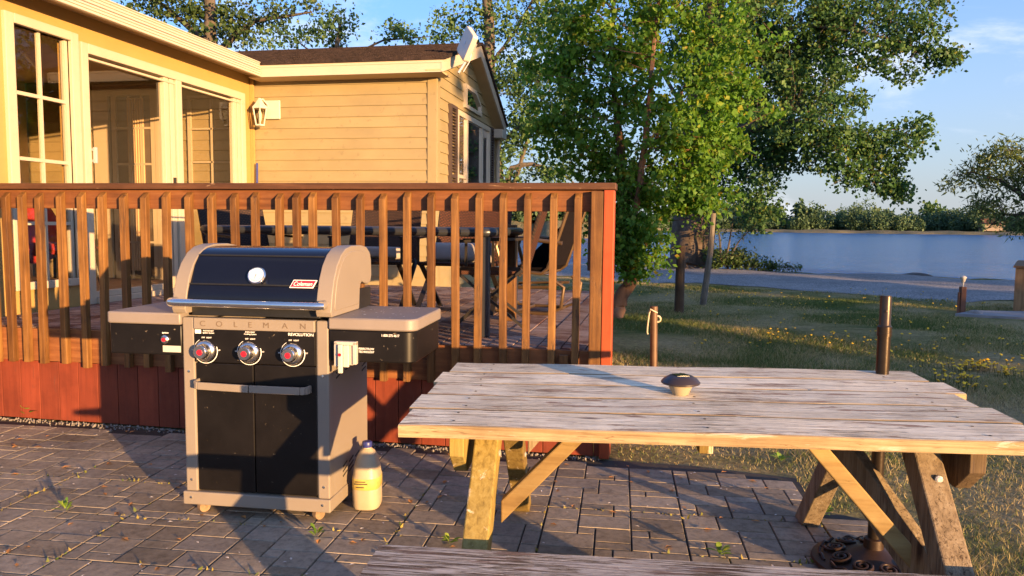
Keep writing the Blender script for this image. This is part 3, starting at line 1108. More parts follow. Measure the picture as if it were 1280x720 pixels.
bp = thing('broom_handle', 'blue handled broom leaning in the porch corner', 'broom', (-4.53, WB - .12, FZ))
q = MB()
q.tube([(0.0, 0, .12), (0, .04, 1.36)], 0.013, 8)
q.build('handle', M['blue_plastic'], bp, smooth=True)
q = MB()
q.prism([(-.12, 0), (.12, 0), (.05, .14), (-.05, .14)], -.02, .02, 'Y')
q.build('bristle_head', M['black_plastic'], bp)
rc = thing('round_chair', 'red round-backed chair behind the tall porch window', 'chair', (-5.35, 5.95, FZ - .005))
q = MB()
M['red_fabric'] = plain('red_fabric', (0.30, 0.018, 0.016), 0.9, var=0.2, scale=20)
vs, fs = [], []
for i in range(9):
    for k in range(13):
        th, ph = R(180) * k / 12, R(70) * (i / 8 - .5)
        vs.append((-0.2 - .10 * math.cos(ph) , 0.33 * math.cos(th) * 1.0, 0.42 + 0.36 * math.sin(th) * (0.75 + .25 * i / 8) + .02 * i / 8))
q.lathe([(0.02, .40), (.30, .40), (.34, .44), (.30, .49), (.02, .50)], n=20)
q.lathe([(0.0, -.05), (.26, -.045), (.33, -.01), (.33, .03), (.26, .06), (0, .065)], (-.27, 0, .62), 24, M=Matrix.Rotation(R(76), 3, 'Y'))
q.build('cushion', M['red_fabric'], rc, smooth=True)
for sx in (-1, 1):
    for sy in (-1, 1):
        q = MB()
        q.tube([(sx * .2, sy * .2, .41), (sx * .26, sy * .26, 0)], 0.014, 6)
        q.build('leg', M['black_plastic'], rc)

# ================================================================== THE DECK
deck = thing('wooden_deck', 'raised brown timber deck with baluster railing and red skirting', 'deck', (0, 0, 0))
DB, DR, DL = 4.16, -0.245, -6.2           # front line, right end, left end
mb = MB()
w = 0.14
x = DR - 0.015
def edge_b(x):                            # the open end of the deck runs back at a slant
    return min(WB - .03, DB + .05 + (-0.262 - x) / .105)


while x > WA + .02:
    xl = max(x - w + 0.008, WA + .005)
    mb.prism([(xl, DB + .045), (x, DB + .045), (x, edge_b(x)), (xl, edge_b(xl))], FZ - 0.035, FZ + random.uniform(-.002, .002), 'Z')
    x -= w
mb.build('floor', M['deck_floor'], deck, bevel=0.003)
mb = MB()
mb.box((DL, DB + 0.005, 0.40), (DR - .055, DB + 0.043, FZ - 0.004))
mb.build('rim_joist', M['rail_board'], deck)
mb = MB()
mb.prism([(-.30, DB + .05), (-.33, DB + .05), (-.70, WB - .05), (-.67, WB - .05)], 0.02, FZ - 0.038, 'Z')
mb.build('side_joist', M['red_paint'], deck)
mb = MB()
x = DL
k = 0
while x < DR - .02:
    wd = 0.143
    mb.box((x, DB + 0.012, 0.015), (min(x + wd - 0.004, DR - .02), DB + 0.034 + random.uniform(0, .003), 0.398 + random.uniform(-.004, .003)))
    x += wd
mb.build('skirting', M['red_paint'], deck, bevel=0.002)
mb = MB()
mb.box((DL, DB - .035, 1.493), (DR + .004, DB + 0.105, 1.53))
mb.build('handrail', M['rail_x'], deck, bevel=0.005)
mb = MB()
mb.box((DL, DB + 0.003, 1.375), (DR - .055, DB + 0.040, 1.490))
mb.build('rail_board', M['rail_board'], deck, bevel=0.003)
bx = [-4.9, -4.765, -4.63, -4.48, -4.335, -4.192, -4.079, -3.960, -3.834, -3.679, -3.53, -3.384, -3.234, -3.088, -2.942, -2.79, -2.639, -2.49, -2.355, -2.199, -2.092, -1.991, -1.847, -1.697, -1.559, -1.415, -1.273, -1.135, -0.994, -0.858, -0.72, -0.576, -0.443]
for x in bx:
    b = MB()
    hw = 0.0195
    zt, zb = 1.478 + random.uniform(-.006, .004), 0.385 + random.uniform(-.012, .012)
    lean = random.uniform(-.011, .011)
    y0, y1 = DB - 0.040, DB + 0.0
    vs = [(x - hw + lean, y0, zb), (x + hw + lean, y0, zb), (x + hw + lean, y1, zb), (x - hw + lean, y1, zb),
          (x - hw, y0, zt - .035), (x + hw, y0, zt - .035), (x + hw, y1, zt), (x - hw, y1, zt)]
    b.add(vs, [(0, 3, 2, 1), (4, 5, 6, 7), (0, 1, 5, 4), (1, 2, 6, 5), (2, 3, 7, 6), (3, 0, 4, 7)])
    b.build('baluster', M['deck_wood'], deck, bevel=0.003)
b = MB()
b.box((-0.372, DB - .043, 0.37), (-0.305, DB - 0.001, 1.485))
tag(b.build('corner_board', M['deck_wood'], deck, bevel=0.004), 'wide brown end board of the railing')
b = MB()
b.box((-0.303, DB - .048, 0.02), (-0.247, DB + 0.06, 1.49))
tag(b.build('corner_post', M['red_post'], deck, bevel=0.004), 'red painted corner post')
b = MB()
b.box((-0.535, DB - .035, 0.38), (-0.485, DB + .001, 0.585))
tag(b.build('baluster_stub', M['deck_wood'], deck, bevel=0.003), 'short cut-off baluster stub')
hp = MB()
hp.box((-1.085, 5.33, FZ), (-1.015, 5.40, 1.30))
tag(hp.build('timber_post', M['deck_wood'], bevel=0.004), 'square brown timber post standing on the deck by the table corner', 'post')
ls = thing('slatted_screen', 'narrow dark slatted screen hanging inside the deck corner', 'screen', (-0.36, DB + .06, 1.0))
q = MB()
q.box((-.035, 0, .05), (-.014, .02, .50))
q.build('side_frame', M['shutter'], ls)
q = MB()
for k in range(6):
    q.bar((-.014, .012, .08 + k * .052), (.03, .012, .10 + k * .052), 0.016, 0.022)
q.build('slat', M['rail_board'], ls)

# ================================================================== THE BARBECUE GRILL
M['taupe'] = plain('taupe_enamel', (0.205, 0.172, 0.140), 0.5, var=0.05, scale=5, bmp=0.03, dirt=((0.40, 0.35, 0.29), 0.72))
M['taupe_top'] = plain('taupe_dusty_top', (0.195, 0.165, 0.148), 0.5, var=0.08, scale=5, bmp=0.05, dirt=((0.62, 0.58, 0.53), 0.74))
M['gloss_black'] = plain('gloss_black_enamel', (0.004, 0.005, 0.012), 0.12, var=0.1, scale=4, bmp=0.0, spec=0.32, dirt=((0.25, 0.22, 0.2), 0.80))
M['door_black'] = plain('dusty_black_door', (0.007, 0.006, 0.006), 0.36, var=0.3, scale=5, bmp=0.03, spec=0.25, dirt=((0.22, 0.18, 0.13), 0.665))
M['chrome'] = plain('brushed_chrome', (0.72, 0.70, 0.68), 0.22, metal=1.0, var=0.04, bmp=0.02)
M['red_badge'] = plain('red_badge', (0.42, 0.012, 0.03), 0.35, var=0.03, bmp=0)
M['white_print'] = plain('white_print', (0.75, 0.73, 0.70), 0.5, var=0.02, bmp=0)
M['dark_print'] = plain('taupe_relief', (0.13, 0.095, 0.065), 0.5, var=0.03, bmp=0)
M['gauge_face'] = plain('gauge_face', (0.62, 0.66, 0.72), 0.25, metal=0.3, var=0.03, bmp=0)
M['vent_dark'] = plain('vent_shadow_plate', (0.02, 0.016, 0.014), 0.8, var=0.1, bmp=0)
M['caster'] = plain('grimy_caster', (0.20, 0.13, 0.075), 0.7, var=0.4, scale=30)
M['grey_plastic'] = plain('grey_beige_plastic', (0.42, 0.37, 0.33), 0.5, var=0.04, bmp=0.02)

G = thing('barbecue_grill', 'taupe and black gas grill on casters with three knobs, two side shelves and closed lid', 'grill', (-2.022, 2.922, GZ), R(3))
W_ = 0.665
q = MB()
q.box((-.006, -.008, .050), (W_ + .004, .50, .108))
q.build('base_plinth', M['taupe'], G, bevel=0.005)
for x in (.06, W_ - .07):
    for y in (.045, .44):
        q = MB()
        q.lathe([(.012, -.013), (.026, -.012), (.027, 0), (.026, .012), (.012, .013)], (x, y, .027), 16, M=Matrix.Rotation(R(90), 3, 'Y') @ Matrix.Rotation(R(30), 3, 'X'))
        q.box((x - .016, y - .010, .03), (x + .016, y + .012, .052))
        q.build('caster', M['caster'], G, smooth=True)
for x0_, x1_ in ((.006, .060), (.612, W_)):
    q = MB()
    q.box((x0_, 0, .108), (x1_, .05, .876))
    q.build('front_column', M['taupe'], G, bevel=0.006)
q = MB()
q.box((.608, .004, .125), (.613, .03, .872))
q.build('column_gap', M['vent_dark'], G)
q = MB()
q.box((W_ - .012, .05, .108), (W_ - .002, .495, .84))
q.box((.008, .05, .108), (.018, .495, .84))
q.box((.018, .485, .108), (W_ - .012, .495, .84))
q.build('side_panel', M['taupe'], G)
for bz, by, n_ in ((.66, .09, 3), (.20, .16, 3), (.20, .24, 3), (.20, .32, 3), (.63, .42, 3)):
    q = MB()
    for k in range(n_):
        q.bar((W_ - .0015, by, bz - k * .022), (W_ - .0015, by + .055, bz + .012 - k * .022), .002, .007, (0, 0, 1))
    q.build('side_vent', M['vent_dark'], G)
q = MB()
q.prism([(.20, .63), (.27, .64), (.26, .70), (.21, .705)], W_ - .002, W_ + .001, 'X')
q.build('bottle_port', M['vent_dark'], G)
for x0_, x1_ in ((.061, .325), (.329, .608)):
    d = MB()
    d.box((x0_, .006, .114), (x1_, .03, .678))
    d = d.build('door', M['door_black'], G, bevel=0.004)
    h_ = MB()
    if x0_ < .2:
        pts = [(.073, .01, .594), (.073, -.02, .592), (.080, -.036, .590), (.095, -.042, .588), (.326, -.044, .583)]
    else:
        pts = [(.330, -.044, .583), (.555, -.042, .582), (.573, -.036, .582), (.580, -.02, .582), (.580, .01, .582)]
    for a, b in zip(pts[:-1], pts[1:]):
        h_.bar(a, b, .012, .032, (0, 0, 1))
    h_.build('handle', M['taupe'], d, bevel=0.003)
pn = MB()
pn.box((.061, -.002, .683), (.607, .03, .825))
pn = pn.build('control_panel', M['door_black'], G, bevel=0.002)
st = MB()
st.box((.061, -.006, .826), (.607, .03, .876))
st = st.build('name_strip', M['taupe'], G, bevel=0.004)
for ch, x in zip('COLEMAN', (.104, .180, .254, .320, .392, .476, .556)):
    text('lettering', ch, .034, M['dark_print'], st, (x, -.0065, .850), sx=1.15)
for i, x in enumerate((.113, .312, .507)):
    kb = MB()
    Mx = Matrix.Rotation(R(90), 3, 'X')
    c0 = (x, -.002, .733)
    kb.lathe([(.044, 0), (.046, .006), (.042, .014), (.034, .018), (.033, .026), (.030, .046), (.026, .050), (.0, .050)], c0, 28, M=Mx)
    kb = kb.build('knob', M['chrome'], pn, smooth=True)
    dt = MB()
    dt.lathe([(.0125, 0), (.0125, .0016), (0, .0018)], (x, -.0522, .733), 18, M=Mx)
    dt.build('knob_dot', M['red_badge'], pn)
    ar = MB()
    for a0, a1, rr, ww in ((-150, 20, .0525, .0022), (120, 205, .0525, .0018)):
        ns = 26
        for k in range(ns):
            p0, p1 = R(a0 + (a1 - a0) * k / ns), R(a0 + (a1 - a0) * (k + 1) / ns)
            wd = ww + (.0016 * k / ns if a0 < 0 else 0)
            ar.add([(x + rr * math.cos(p0), -.0028, .733 + rr * math.sin(p0)), (x + rr * math.cos(p1), -.0028, .733 + rr * math.sin(p1)),
                    (x + (rr + wd) * math.cos(p1), -.0028, .733 + (rr + wd) * math.sin(p1)), (x + (rr + wd) * math.cos(p0), -.0028, .733 + (rr + wd) * math.sin(p0))], [(0, 1, 2, 3)])
    ar.build('dial_scale', M['white_print'], pn)
    text('dial_lettering', 'OFF   LIGHT', .0085, M['white_print'], pn, (x + .006, -.0026, .790), sx=1.0)
    text('dial_lettering', 'HI', .0085, M['white_print'], pn, (x - .060, -.0026, .735))
    text('dial_lettering', 'LO', .0085, M['white_print'], pn, (x + .062, -.0026, .737))
text('model_lettering', 'REVOLUTION', .0175, M['white_print'], pn, (.545, -.0028, .815), sx=1.05, depth=.0012)
text('print_lettering', 'EVEN-HEAT\nCooking System', .0085, M['white_print'], pn, (.318, -.0026, .815))
text('print_lettering', 'INSTASTART\nIgnition System', .0085, M['white_print'], pn, (.128, -.0026, .815))
tg = MB()
tg.box((.066, -.0032, .807), (.094, -.0022, .824))
tg.build('print_block', M['white_print'], pn)

# side shelves
def rounded(x0, x1, y0, y1, r, corners):
    out_ = []
    for (cx, cy, a0, key) in ((x0, y0, 180, 'a'), (x1, y0, 270, 'b'), (x1, y1, 0, 'c'), (x0, y1, 90, 'd')):
        if key in corners:
            ox, oy = cx + (r if cx == x0 else -r), cy + (r if cy == y0 else -r)
            for k in range(7):
                a = R(a0 + 90 * k / 6)
                out_.append((ox + r * math.cos(a), oy + r * math.sin(a)))
        else:
            out_.append((cx, cy))
    return out_


for side in (0, 1):
    x0_, x1_ = ((-.345, .004) if side == 0 else (W_ + .004, 1.046))
    cs = 'ad' if side == 0 else 'bc'
    s = MB()
    s.prism(rounded(x0_, x1_, -.012, .47, .05 if side else .02, cs), .842, .893, 'Z')
    s = s.build('side_shelf', [M['taupe_top']], G, bevel=0.007, smooth=True)
    sk = MB()
    ins = .008
    sk.prism(rounded(x0_ + (ins if side == 0 else 0), x1_ - (ins if side else 0), -.004, .46, .05 if side else .015, cs), .708, .8415, 'Z')
    sk = sk.build('shelf_apron', M['door_black'], s, bevel=0.006, smooth=True)
    if side:
        text('phone_lettering', '1-800-275-4617', .015, M['white_print'], s, (.935, -.0055, .823), sx=.8)
        text('print_lettering', 'PERFECTFLOW\nTECHNOLOGY', .0125, M['white_print'], s, (.832, -.0055, .758), sx=.8)
        br = MB()
        br.box((.700, -.030, .690), (.716, -.004, .795))
        br.box((.780, -.030, .700), (.796, -.004, .795))
        br.box((.700, -.030, .780), (.796, -.004, .796))
        br.box((.716, -.022, .696), (.780, -.004, .780))
        br = br.build('bottle_opener', M['grey_plastic'], s, bevel=0.003)
        b2 = MB()
        b2.box((.722, -.046, .665), (.742, -.034, .785))
        b2.box((.742, -.040, .690), (.768, -.031, .782))
        b2.build('opener_lever', M['white_plastic'], br, bevel=0.004)
        b3 = MB()
        b3.lathe([(.007, 0), (.007, .001), (.004, .001), (.004, 0)], (.731, -.0465, .743), 16, M=Matrix.Rotation(R(90), 3, 'X'))
        b3.build('red_ring_mark', M['red_badge'], br)
        pt = MB()
        for k in range(26):
            x, y = random.uniform(W_ + .05, 1.0), random.uniform(.02, .44)
            a, l = random.uniform(0, 3), random.uniform(.002, .005)
            pt.add([(x - l, y - l, .8945), (x + l, y - l * .6, .8945), (x + l, y + l, .8945), (x - l * .5, y + l, .8945)], [(0, 1, 2, 3)])
        pt.build('dust_speck', M['white_print'], s)
    else:
        bt = MB()
        bt.lathe([(.019, 0), (.019, .006), (.013, .012), (0, .012)], (-.072, -.005, .777), 20, M=Matrix.Rotation(R(90), 3, 'X'))
        bt = bt.build('ignition_button', M['chrome'], s, smooth=True)
        bd = MB()
        bd.lathe([(.009, 0), (.008, .003), (0, .004)], (-.072, -.017, .777), 16, M=Matrix.Rotation(R(90), 3, 'X'))
        bd.build('red_cap', M['red_badge'], s, smooth=True)
        lb = MB()
        lb.box((-.083, -.0062, .722), (.000, -.0042, .750))
        lb.build('paper_label', M['white_plastic'], s)
        text('print_lettering', 'ignition', .010, M['white_print'], s, (-.070, -.0055, .806))

# lid: two taupe end caps and a glossy black hood between them
cap = [(-.020, .895), (-.030, .915), (-.012, .990), (.010, 1.050), (.045, 1.105), (.095, 1.150), (.150, 1.175), (.22, 1.186), (.34, 1.186),
       (.42, 1.176), (.465, 1.150), (.485, 1.115), (.49, 1.04), (.475, 1.010), (.44, 1.000), (.395, 1.006), (.36, 1.020), (.335, 1.008), (.325, .985), (.315, .900), (.31, .895)]
for x0_, x1_ in ((-.022, .040), (.622, .690)):
    c_ = MB()
    c_.prism(cap, x0_, x1_, 'X')
    c_ = c_.build('lid_end_cap', M['taupe'], G, bevel=0.012, smooth=True, seg=3)
    if x0_ > 0:
        r_ = MB()
        cy, cz = .22, 1.04
        inner = [(cy + (y - cy) * .86, cz + (z - cz) * .84) for y, z in cap]
        r_.prism(inner, x1_ - .002, x1_ + .003, 'X')
        r_.build('raised_panel', M['taupe'], c_, bevel=0.003, smooth=True)
hood = [(-.012, .925), (-.018, .945), (-.008, .985), (.006, 1.020), (.012, 1.024), (.050, 1.100), (.085, 1.140), (.088, 1.143), (.12, 1.160), (.16, 1.172), (.22, 1.178), (.36, 1.176), (.44, 1.15), (.47, 1.10), (.47, .925)]
hd = MB()
hd.prism(hood, .040, .622, 'X')
hd = hd.build('lid_hood', M['gloss_black'], G, bevel=0.004, smooth=True)
cr = MB()
for (y, z) in ((.0085, 1.021), (.0865, 1.1415)):
    cr.bar((.045, y - .003, z), (.617, y - .003, z), .006, .006)
cr.build('hood_crease', M['black_plastic'], hd)
fb = MB()
fb.box((.04, .02, .882), (.622, .44, .93))
fb.build('firebox', M['black_plastic'], G, bevel=0.004)
fb = MB()
fb.box((.672, .315, .893), (.688, .485, .985))
fb.build('rear_shroud', M['black_plastic'], G, bevel=0.004)
fb = MB()
fb.box((-.018, .315, .893), (-.004, .485, .985))
fb.build('rear_shroud', M['black_plastic'], G, bevel=0.004)
hb = MB()
hb.tube([(-.012, -.052, .946), (.02, -.066, .946), (.63, -.066, .944), (.668, -.052, .944)], .0165, 14)
hb = hb.build('lid_handle', M['chrome'], G, smooth=True)
for x in (-.006, .658):
    e = MB()
    e.tube([(x, -.062, .946), (x, -.02, .946), (x, .0, .95)], .019, 12)
    e.build('handle_mount', M['taupe'], hb, smooth=True)
# gauge on the sloping hood face
sl_ = Matrix.Rotation(R(90) - math.atan2(.038, .076), 3, 'X')
gc = Vector((.345, .016, 1.058))
gg = MB()
gg.lathe([(.038, -.01), (.040, .006), (.036, .012), (.033, .010), (0, .010)], gc, 30, M=sl_)
gg = gg.build('temperature_gauge', M['chrome'], hd, smooth=True)
gp = MB()
gp.lathe([(.033, .0105), (0, .0112)], gc, 30, M=sl_)
gp.build('gauge_face', M['gauge_face'], gg)
nd = MB()
for k in range(15):
    a = R(-210 + k * 17)
    a0, a1 = .023, .028
    pts = [(a0 * math.cos(a) - .0006, a0 * math.sin(a)), (a0 * math.cos(a) + .0009, a0 * math.sin(a)), (a1 * math.cos(a) + .0009, a1 * math.sin(a)), (a1 * math.cos(a) - .0006, a1 * math.sin(a))]
    nd.add([gc + sl_ @ Vector((px_, py_, .0118)) for px_, py_ in pts], [(0, 1, 2, 3)])
nd.add([gc + sl_ @ Vector(p_) for p_ in ((-.0012, .004, .012), (.0015, .004, .012), (-.006, -.022, .012))], [(0, 1, 2)])
nd.build('gauge_marks', M['black_plastic'], gg)
bdg = Vector((.556, .006, 1.028))
b_ = MB()
pl4 = [(-.058, -.018), (.045, -.018), (.058, .018), (-.045, .018)]
b_.add([bdg + sl_ @ Vector((x, y, z)) for z in (0, .004) for x, y in pl4], [(0, 1, 2, 3), (7, 6, 5, 4), (0, 1, 5, 4), (1, 2, 6, 5), (2, 3, 7, 6), (3, 0, 4, 7)])
b_ = b_.build('badge', M['white_print'], hd)
b2 = MB()
b2.add([bdg + sl_ @ Vector((x * .93, y * .82, z)) for z in (.0035, .0048) for x, y in pl4], [(0, 1, 2, 3), (7, 6, 5, 4), (0, 1, 5, 4), (1, 2, 6, 5), (2, 3, 7, 6), (3, 0, 4, 7)])
b2.build('badge_field', M['red_badge'], b_)
tx = text('badge_lettering', 'Coleman', .027, M['white_print'], b_, bdg + sl_ @ Vector((-.002, -.001, .0052)), sl_.to_euler(), shear=.3, sx=.85)

for x, z, y in ((.033, .16, -.001), (.033, .64, -.001), (W_ - .026, .16, -.001), (W_ - .026, .64, -.001), (.033, .083, -.009), (W_ - .03, .083, -.009)):
    q = MB()
    q.lathe([(.006, 0), (.0055, .002), (.002, .0026), (0, .0022)], (x, y, z), 12, M=Matrix.Rotation(R(90), 3, 'X'))
    q.build('screw', M['chrome'], G)

# plastic jug by the grill
M['jug'] = plain('milky_jug_plastic', (0.36, 0.29, 0.19), 0.45, var=0.1, scale=8, bmp=0.05)
M['jug_label'] = plain('yellow_jug_label', (0.40, 0.29, 0.07), 0.6, var=0.35, scale=16, bmp=0.03, dirt=((0.25, 0.16, 0.08), 0.66))
J = thing('plastic_jug', 'milky plastic jug with yellow label and blue cap beside the grill', 'jug', (-1.282, 3.19, GZ), R(8))


def jug_ring(hx, hy, z, n=24, e=3.2):
    out_ = []
    for k in range(n):
        a = 2 * math.pi * k / n
        c, s = math.cos(a), math.sin(a)
        r = (abs(c / hx) ** e + abs(s / hy) ** e) ** (-1 / e)
        out_.append((r * c, r * s, z))
    return out_


def loft(mb, rings):
    n = len(rings[0])
    vs = [p_ for r in rings for p_ in r]
    fs = []
    for i in range(len(rings) - 1):
        for k in range(n):
            fs.append((i * n + k, i * n + (k + 1) % n, (i + 1) * n + (k + 1) % n, (i + 1) * n + k))
    fs += [tuple(reversed(range(n))), tuple(range((len(rings) - 1) * n, len(rings) * n))]
    return mb.add(vs, fs)


q = MB()
loft(q, [jug_ring(.040, .052, 0), jug_ring(.058, .070, .006), jug_ring(.061, .074, .02), jug_ring(.061, .074, .150), jug_ring(.058, .071, .158),
         jug_ring(.055, .067, .190), jug_ring(.046, .056, .228), jug_ring(.032, .036, .258), jug_ring(.019, .019, .272, e=2), jug_ring(.017, .017, .285, e=2)])
q.build('body', M['jug'], J, smooth=True)
q = MB()
loft(q, [jug_ring(.0615, .0745, .098), jug_ring(.0622, .0752, .099), jug_ring(.0622, .0752, .147), jug_ring(.0615, .0745, .148)])
q.build('label_band', M['jug_label'], J, smooth=True)
q = MB()
q.lathe([(.021, .276), (.0225, .279), (.0225, .298), (.020, .302), (0, .303)], n=20)
q.build('cap', M['blue_plastic'], J, smooth=True)
q = MB()
q.tube([(0, .018, .262), (0, .045, .262), (0, .062, .240), (0, .066, .200)], .010, 8)
q.build('grip', M['jug'], J, smooth=True)
for z, ln_ in ((.137, 9), (.127, 12), (.112, 7)):
    q = MB()
    q.box((-.018 - .002 * ln_, -.0764, z - .002), (-.018 + .003 * ln_, -.0748, z + .002))
    q.build('label_print', M['vent_dark'], J)

# ================================================================== PICNIC TABLE, BENCH AND WHAT STANDS ON THEM
M['old_top'] = wood('weathered_table_top', (0.40, 0.30, 0.205), (0.70, 0.59, 0.43), (0.80, 0.71, 0.56), 'X', 0.85, knots=(0.10, 0.06, 0.045), streak=(0.11, 0.065, 0.045), streak_at=0.575, grain=150, bmp=0.9, patch=((0.33, 0.22, 0.145), 0.555))
M['old_edge'] = wood('bare_table_edge', (0.16, 0.10, 0.045), (0.27, 0.19, 0.10), (0.36, 0.29, 0.18), 'X', 0.8, knots=(0.12, 0.07, 0.035), grain=90, streak=(0.14, 0.085, 0.04), streak_at=0.62, bmp=0.6, patch=((0.40, 0.35, 0.27), 0.60))
M['leg_wood'] = wood('mossy_leg_wood', (0.13, 0.085, 0.022), (0.26, 0.185, 0.05), (0.32, 0.25, 0.09), 'Z', 0.8, streak=(0.14, 0.085, 0.035), streak_at=0.62, grain=60, patch=((0.52, 0.43, 0.32), 0.60), bmp=0.6)
M['brace_wood'] = wood('tan_brace_wood', (0.17, 0.10, 0.03), (0.27, 0.18, 0.065), (0.33, 0.24, 0.10), 'X', 0.75, streak=(0.19, 0.10, 0.035), streak_at=0.62, grain=30, bmp=0.6)
M['old_leg'] = wood('grey_brown_leg_wood', (0.10, 0.07, 0.042), (0.21, 0.155, 0.095), (0.30, 0.24, 0.165), 'Z', 0.85, knots=(0.06, 0.04, 0.03), streak=(0.06, 0.036, 0.022), streak_at=0.58, grain=38, bmp=0.7)
M['bench_top'] = wood('weathered_bench_top', (0.19, 0.15, 0.125), (0.41, 0.36, 0.32), (0.54, 0.50, 0.45), 'X', 0.88, knots=(0.08, 0.05, 0.04), streak=(0.07, 0.04, 0.033), streak_at=0.515, grain=120, bmp=1.0, patch=((0.22, 0.155, 0.125), 0.55))
TX, TY, TH = -0.7259, 2.0297, 0.0853
TL_, TW_, TZ = 1.765, 0.926, 0.727
T = thing('picnic_table', 'weathered grey timber picnic table on splayed A-frame legs', 'table', (TX, TY, 0), TH)
TILT = Matrix.Translation((0, 0, TZ)) @ Matrix.Rotation(-math.atan(.0106), 4, 'Y') @ Matrix.Rotation(math.atan(.0177), 4, 'X')
q = MB()
npl = 5
pw = TW_ / npl
nails = MB()
ends = [(0.004, 0.0), (-.010, .012), (.006, -.016), (-.012, .030), (.010, -.012)]
for k in range(npl):
    y0, y1 = k * pw + (.004 if k else 0), (k + 1) * pw - .006
    e0, e1 = ends[k]
    # rough sawn plank: slightly wavy long edges
    ns = 24
    top, bot = [], []
    th_ = 0.036
    zo = random.uniform(-.0015, .0015)
    rows = []
    for i in range(ns + 1):
        x = e0 + (TL_ + e1 - e0) * i / ns
        j0, j1 = random.uniform(-.0016, .0016), random.uniform(-.0016, .0016)
        cu = .0012 * math.sin(i * .6 + k)
        rows.append([(x, y0 + j0, zo - th_), (x, y1 + j1, zo - th_), (x, y1 + j1, zo - .003 + cu), (x, y1 + j1 - .004, zo + cu), (x, y0 + j0 + .004, zo + cu), (x, y0 + j0, zo - .003 + cu)])
    vs = [TILT @ Vector(p_) for r_ in rows for p_ in r_]
    fs, mi_l = [], []
    for i in range(ns):
        for s in range(6):
            fs.append((i * 6 + s, i * 6 + (s + 1) % 6, (i + 1) * 6 + (s + 1) % 6, (i + 1) * 6 + s))
            mi_l.append(0 if s == 3 else 1)
    fs += [tuple(range(6)), tuple(range(ns * 6, ns * 6 + 6))]
    mi_l += [1, 1]
    base = len(q.v)
    q.v += [tuple(p_) for p_ in vs]
    q.f += [tuple(i + base for i in f_) for f_ in fs]
    q.mi += mi_l
q.build('tabletop', [M['old_top'], M['old_edge']], T)
for k in range(npl):
    for x in (.16, .88, 1.62):
        for yy in (.045, .140):
            nails.lathe([(.0045, 0), (.004, .0008), (0, .001)], TILT @ Vector((x + random.uniform(-.008, .008), k * pw + yy + random.uniform(-.006, .006), .0022)), 8)
tag(nails.build('nail_heads', M['vent_dark'], T), kind='stuff')


def tpt(x, y, z):
    return Vector((x, y, z))


UZ = TZ - 0.034
for i, (lx, cx) in enumerate(((.235, .155), (1.515, 1.62))):
    mt = M['leg_wood'] if i == 0 else M['old_leg']
    c_ = MB()
    zz = UZ + .0105 * cx - .004
    c_.prism([(.10, zz), (.83, zz + .012), (.83, zz - .075), (.78, zz - .135), (.18, zz - .15), (.10, zz - .08)], cx - .022, cx + .022, 'X')
    c_.build('cleat', mt, T, bevel=0.003)
    for s in (0, 1):
        l = MB()
        ztop = zz - .002
        p0, p1 = ((.27, ztop), (-.36, 0)) if s == 0 else ((.66, ztop + .008), (1.285, 0))
        hw = .037
        dx = .0 if s == 0 else (.012 if i == 0 else -.012)
        sgn = 1 if s == 0 else -1
        # parallelogram leg: 95 mm deep along the splay, 88 mm along the table
        for sub in ((lx - hw + dx, lx + hw + dx),):
            l.prism([(p0[0] - .058, p0[1]), (p0[0] + .058, p0[1]), (p1[0] + .058, GZ), (p1[0] - .058, GZ)], sub[0], sub[1], 'X')
        l = l.build('leg', mt, T, bevel=0.005)
        bo = MB()
        for zz2, yy2 in ((.60, None), (.36, None)):
            f_ = (p0[1] - zz2) / p0[1]
            yc = p0[0] + (p1[0] - p0[0]) * f_
            bo.lathe([(.011, -.003), (.011, .003), (.006, .006), (0, .006)], (lx + (hw + dx if i == 0 else dx + .01), yc - (0 if i == 0 else .062 * sgn), zz2), 10, M=Matrix.Rotation(R(90), 3, 'Y') if i == 0 else Matrix.Rotation(R(90), 3, 'X'))
        bo.build('bolt', M['grey_rail'], l)
    for s in (0, 1):
        br = MB()
        y = .11 if s == 0 else .80
        xa, xb = (.50, .245) if i == 0 else (1.19, 1.50)
        zb = .44 if i == 0 else .37
        if s == 1:
            xb += (.02 if i == 0 else 0.03)
            xa += .0 if i == 0 else .10
        wq = .040
        dz = (UZ + .008) - zb
        top_z = UZ + .0105 * xa + .0177 * y - .005
        L_ = .05
        if i == 0:
            poly = [(xa + L_, top_z), (xa - L_ * .2, top_z), (xb + .046, zb + .045), (xb + .046, zb - .025)]
        else:
            poly = [(xa - L_, top_z), (xa + L_ * .2, top_z), (xb - .046, zb + .045), (xb - .046, zb - .025)]
        if i == 1 and s == 1:
            br.bar((1.29, .60, UZ + .01), (1.545, .08, .27), wq, .125)
        else:
            br.prism(poly, y - wq / 2, y + wq / 2, 'Y')
        br.build('brace', M['brace_wood'] if s == 0 else M['old_leg'], T, bevel=0.004)
cc = MB()
zz = UZ + .0105 * .9 - .005
cc.prism([(.09, zz), (.84, zz + .012), (.84, zz - .04), (.09, zz - .045)], .86, .90, 'X')
cc.build('centre_cleat', M['leg_wood'], T, bevel=0.003)

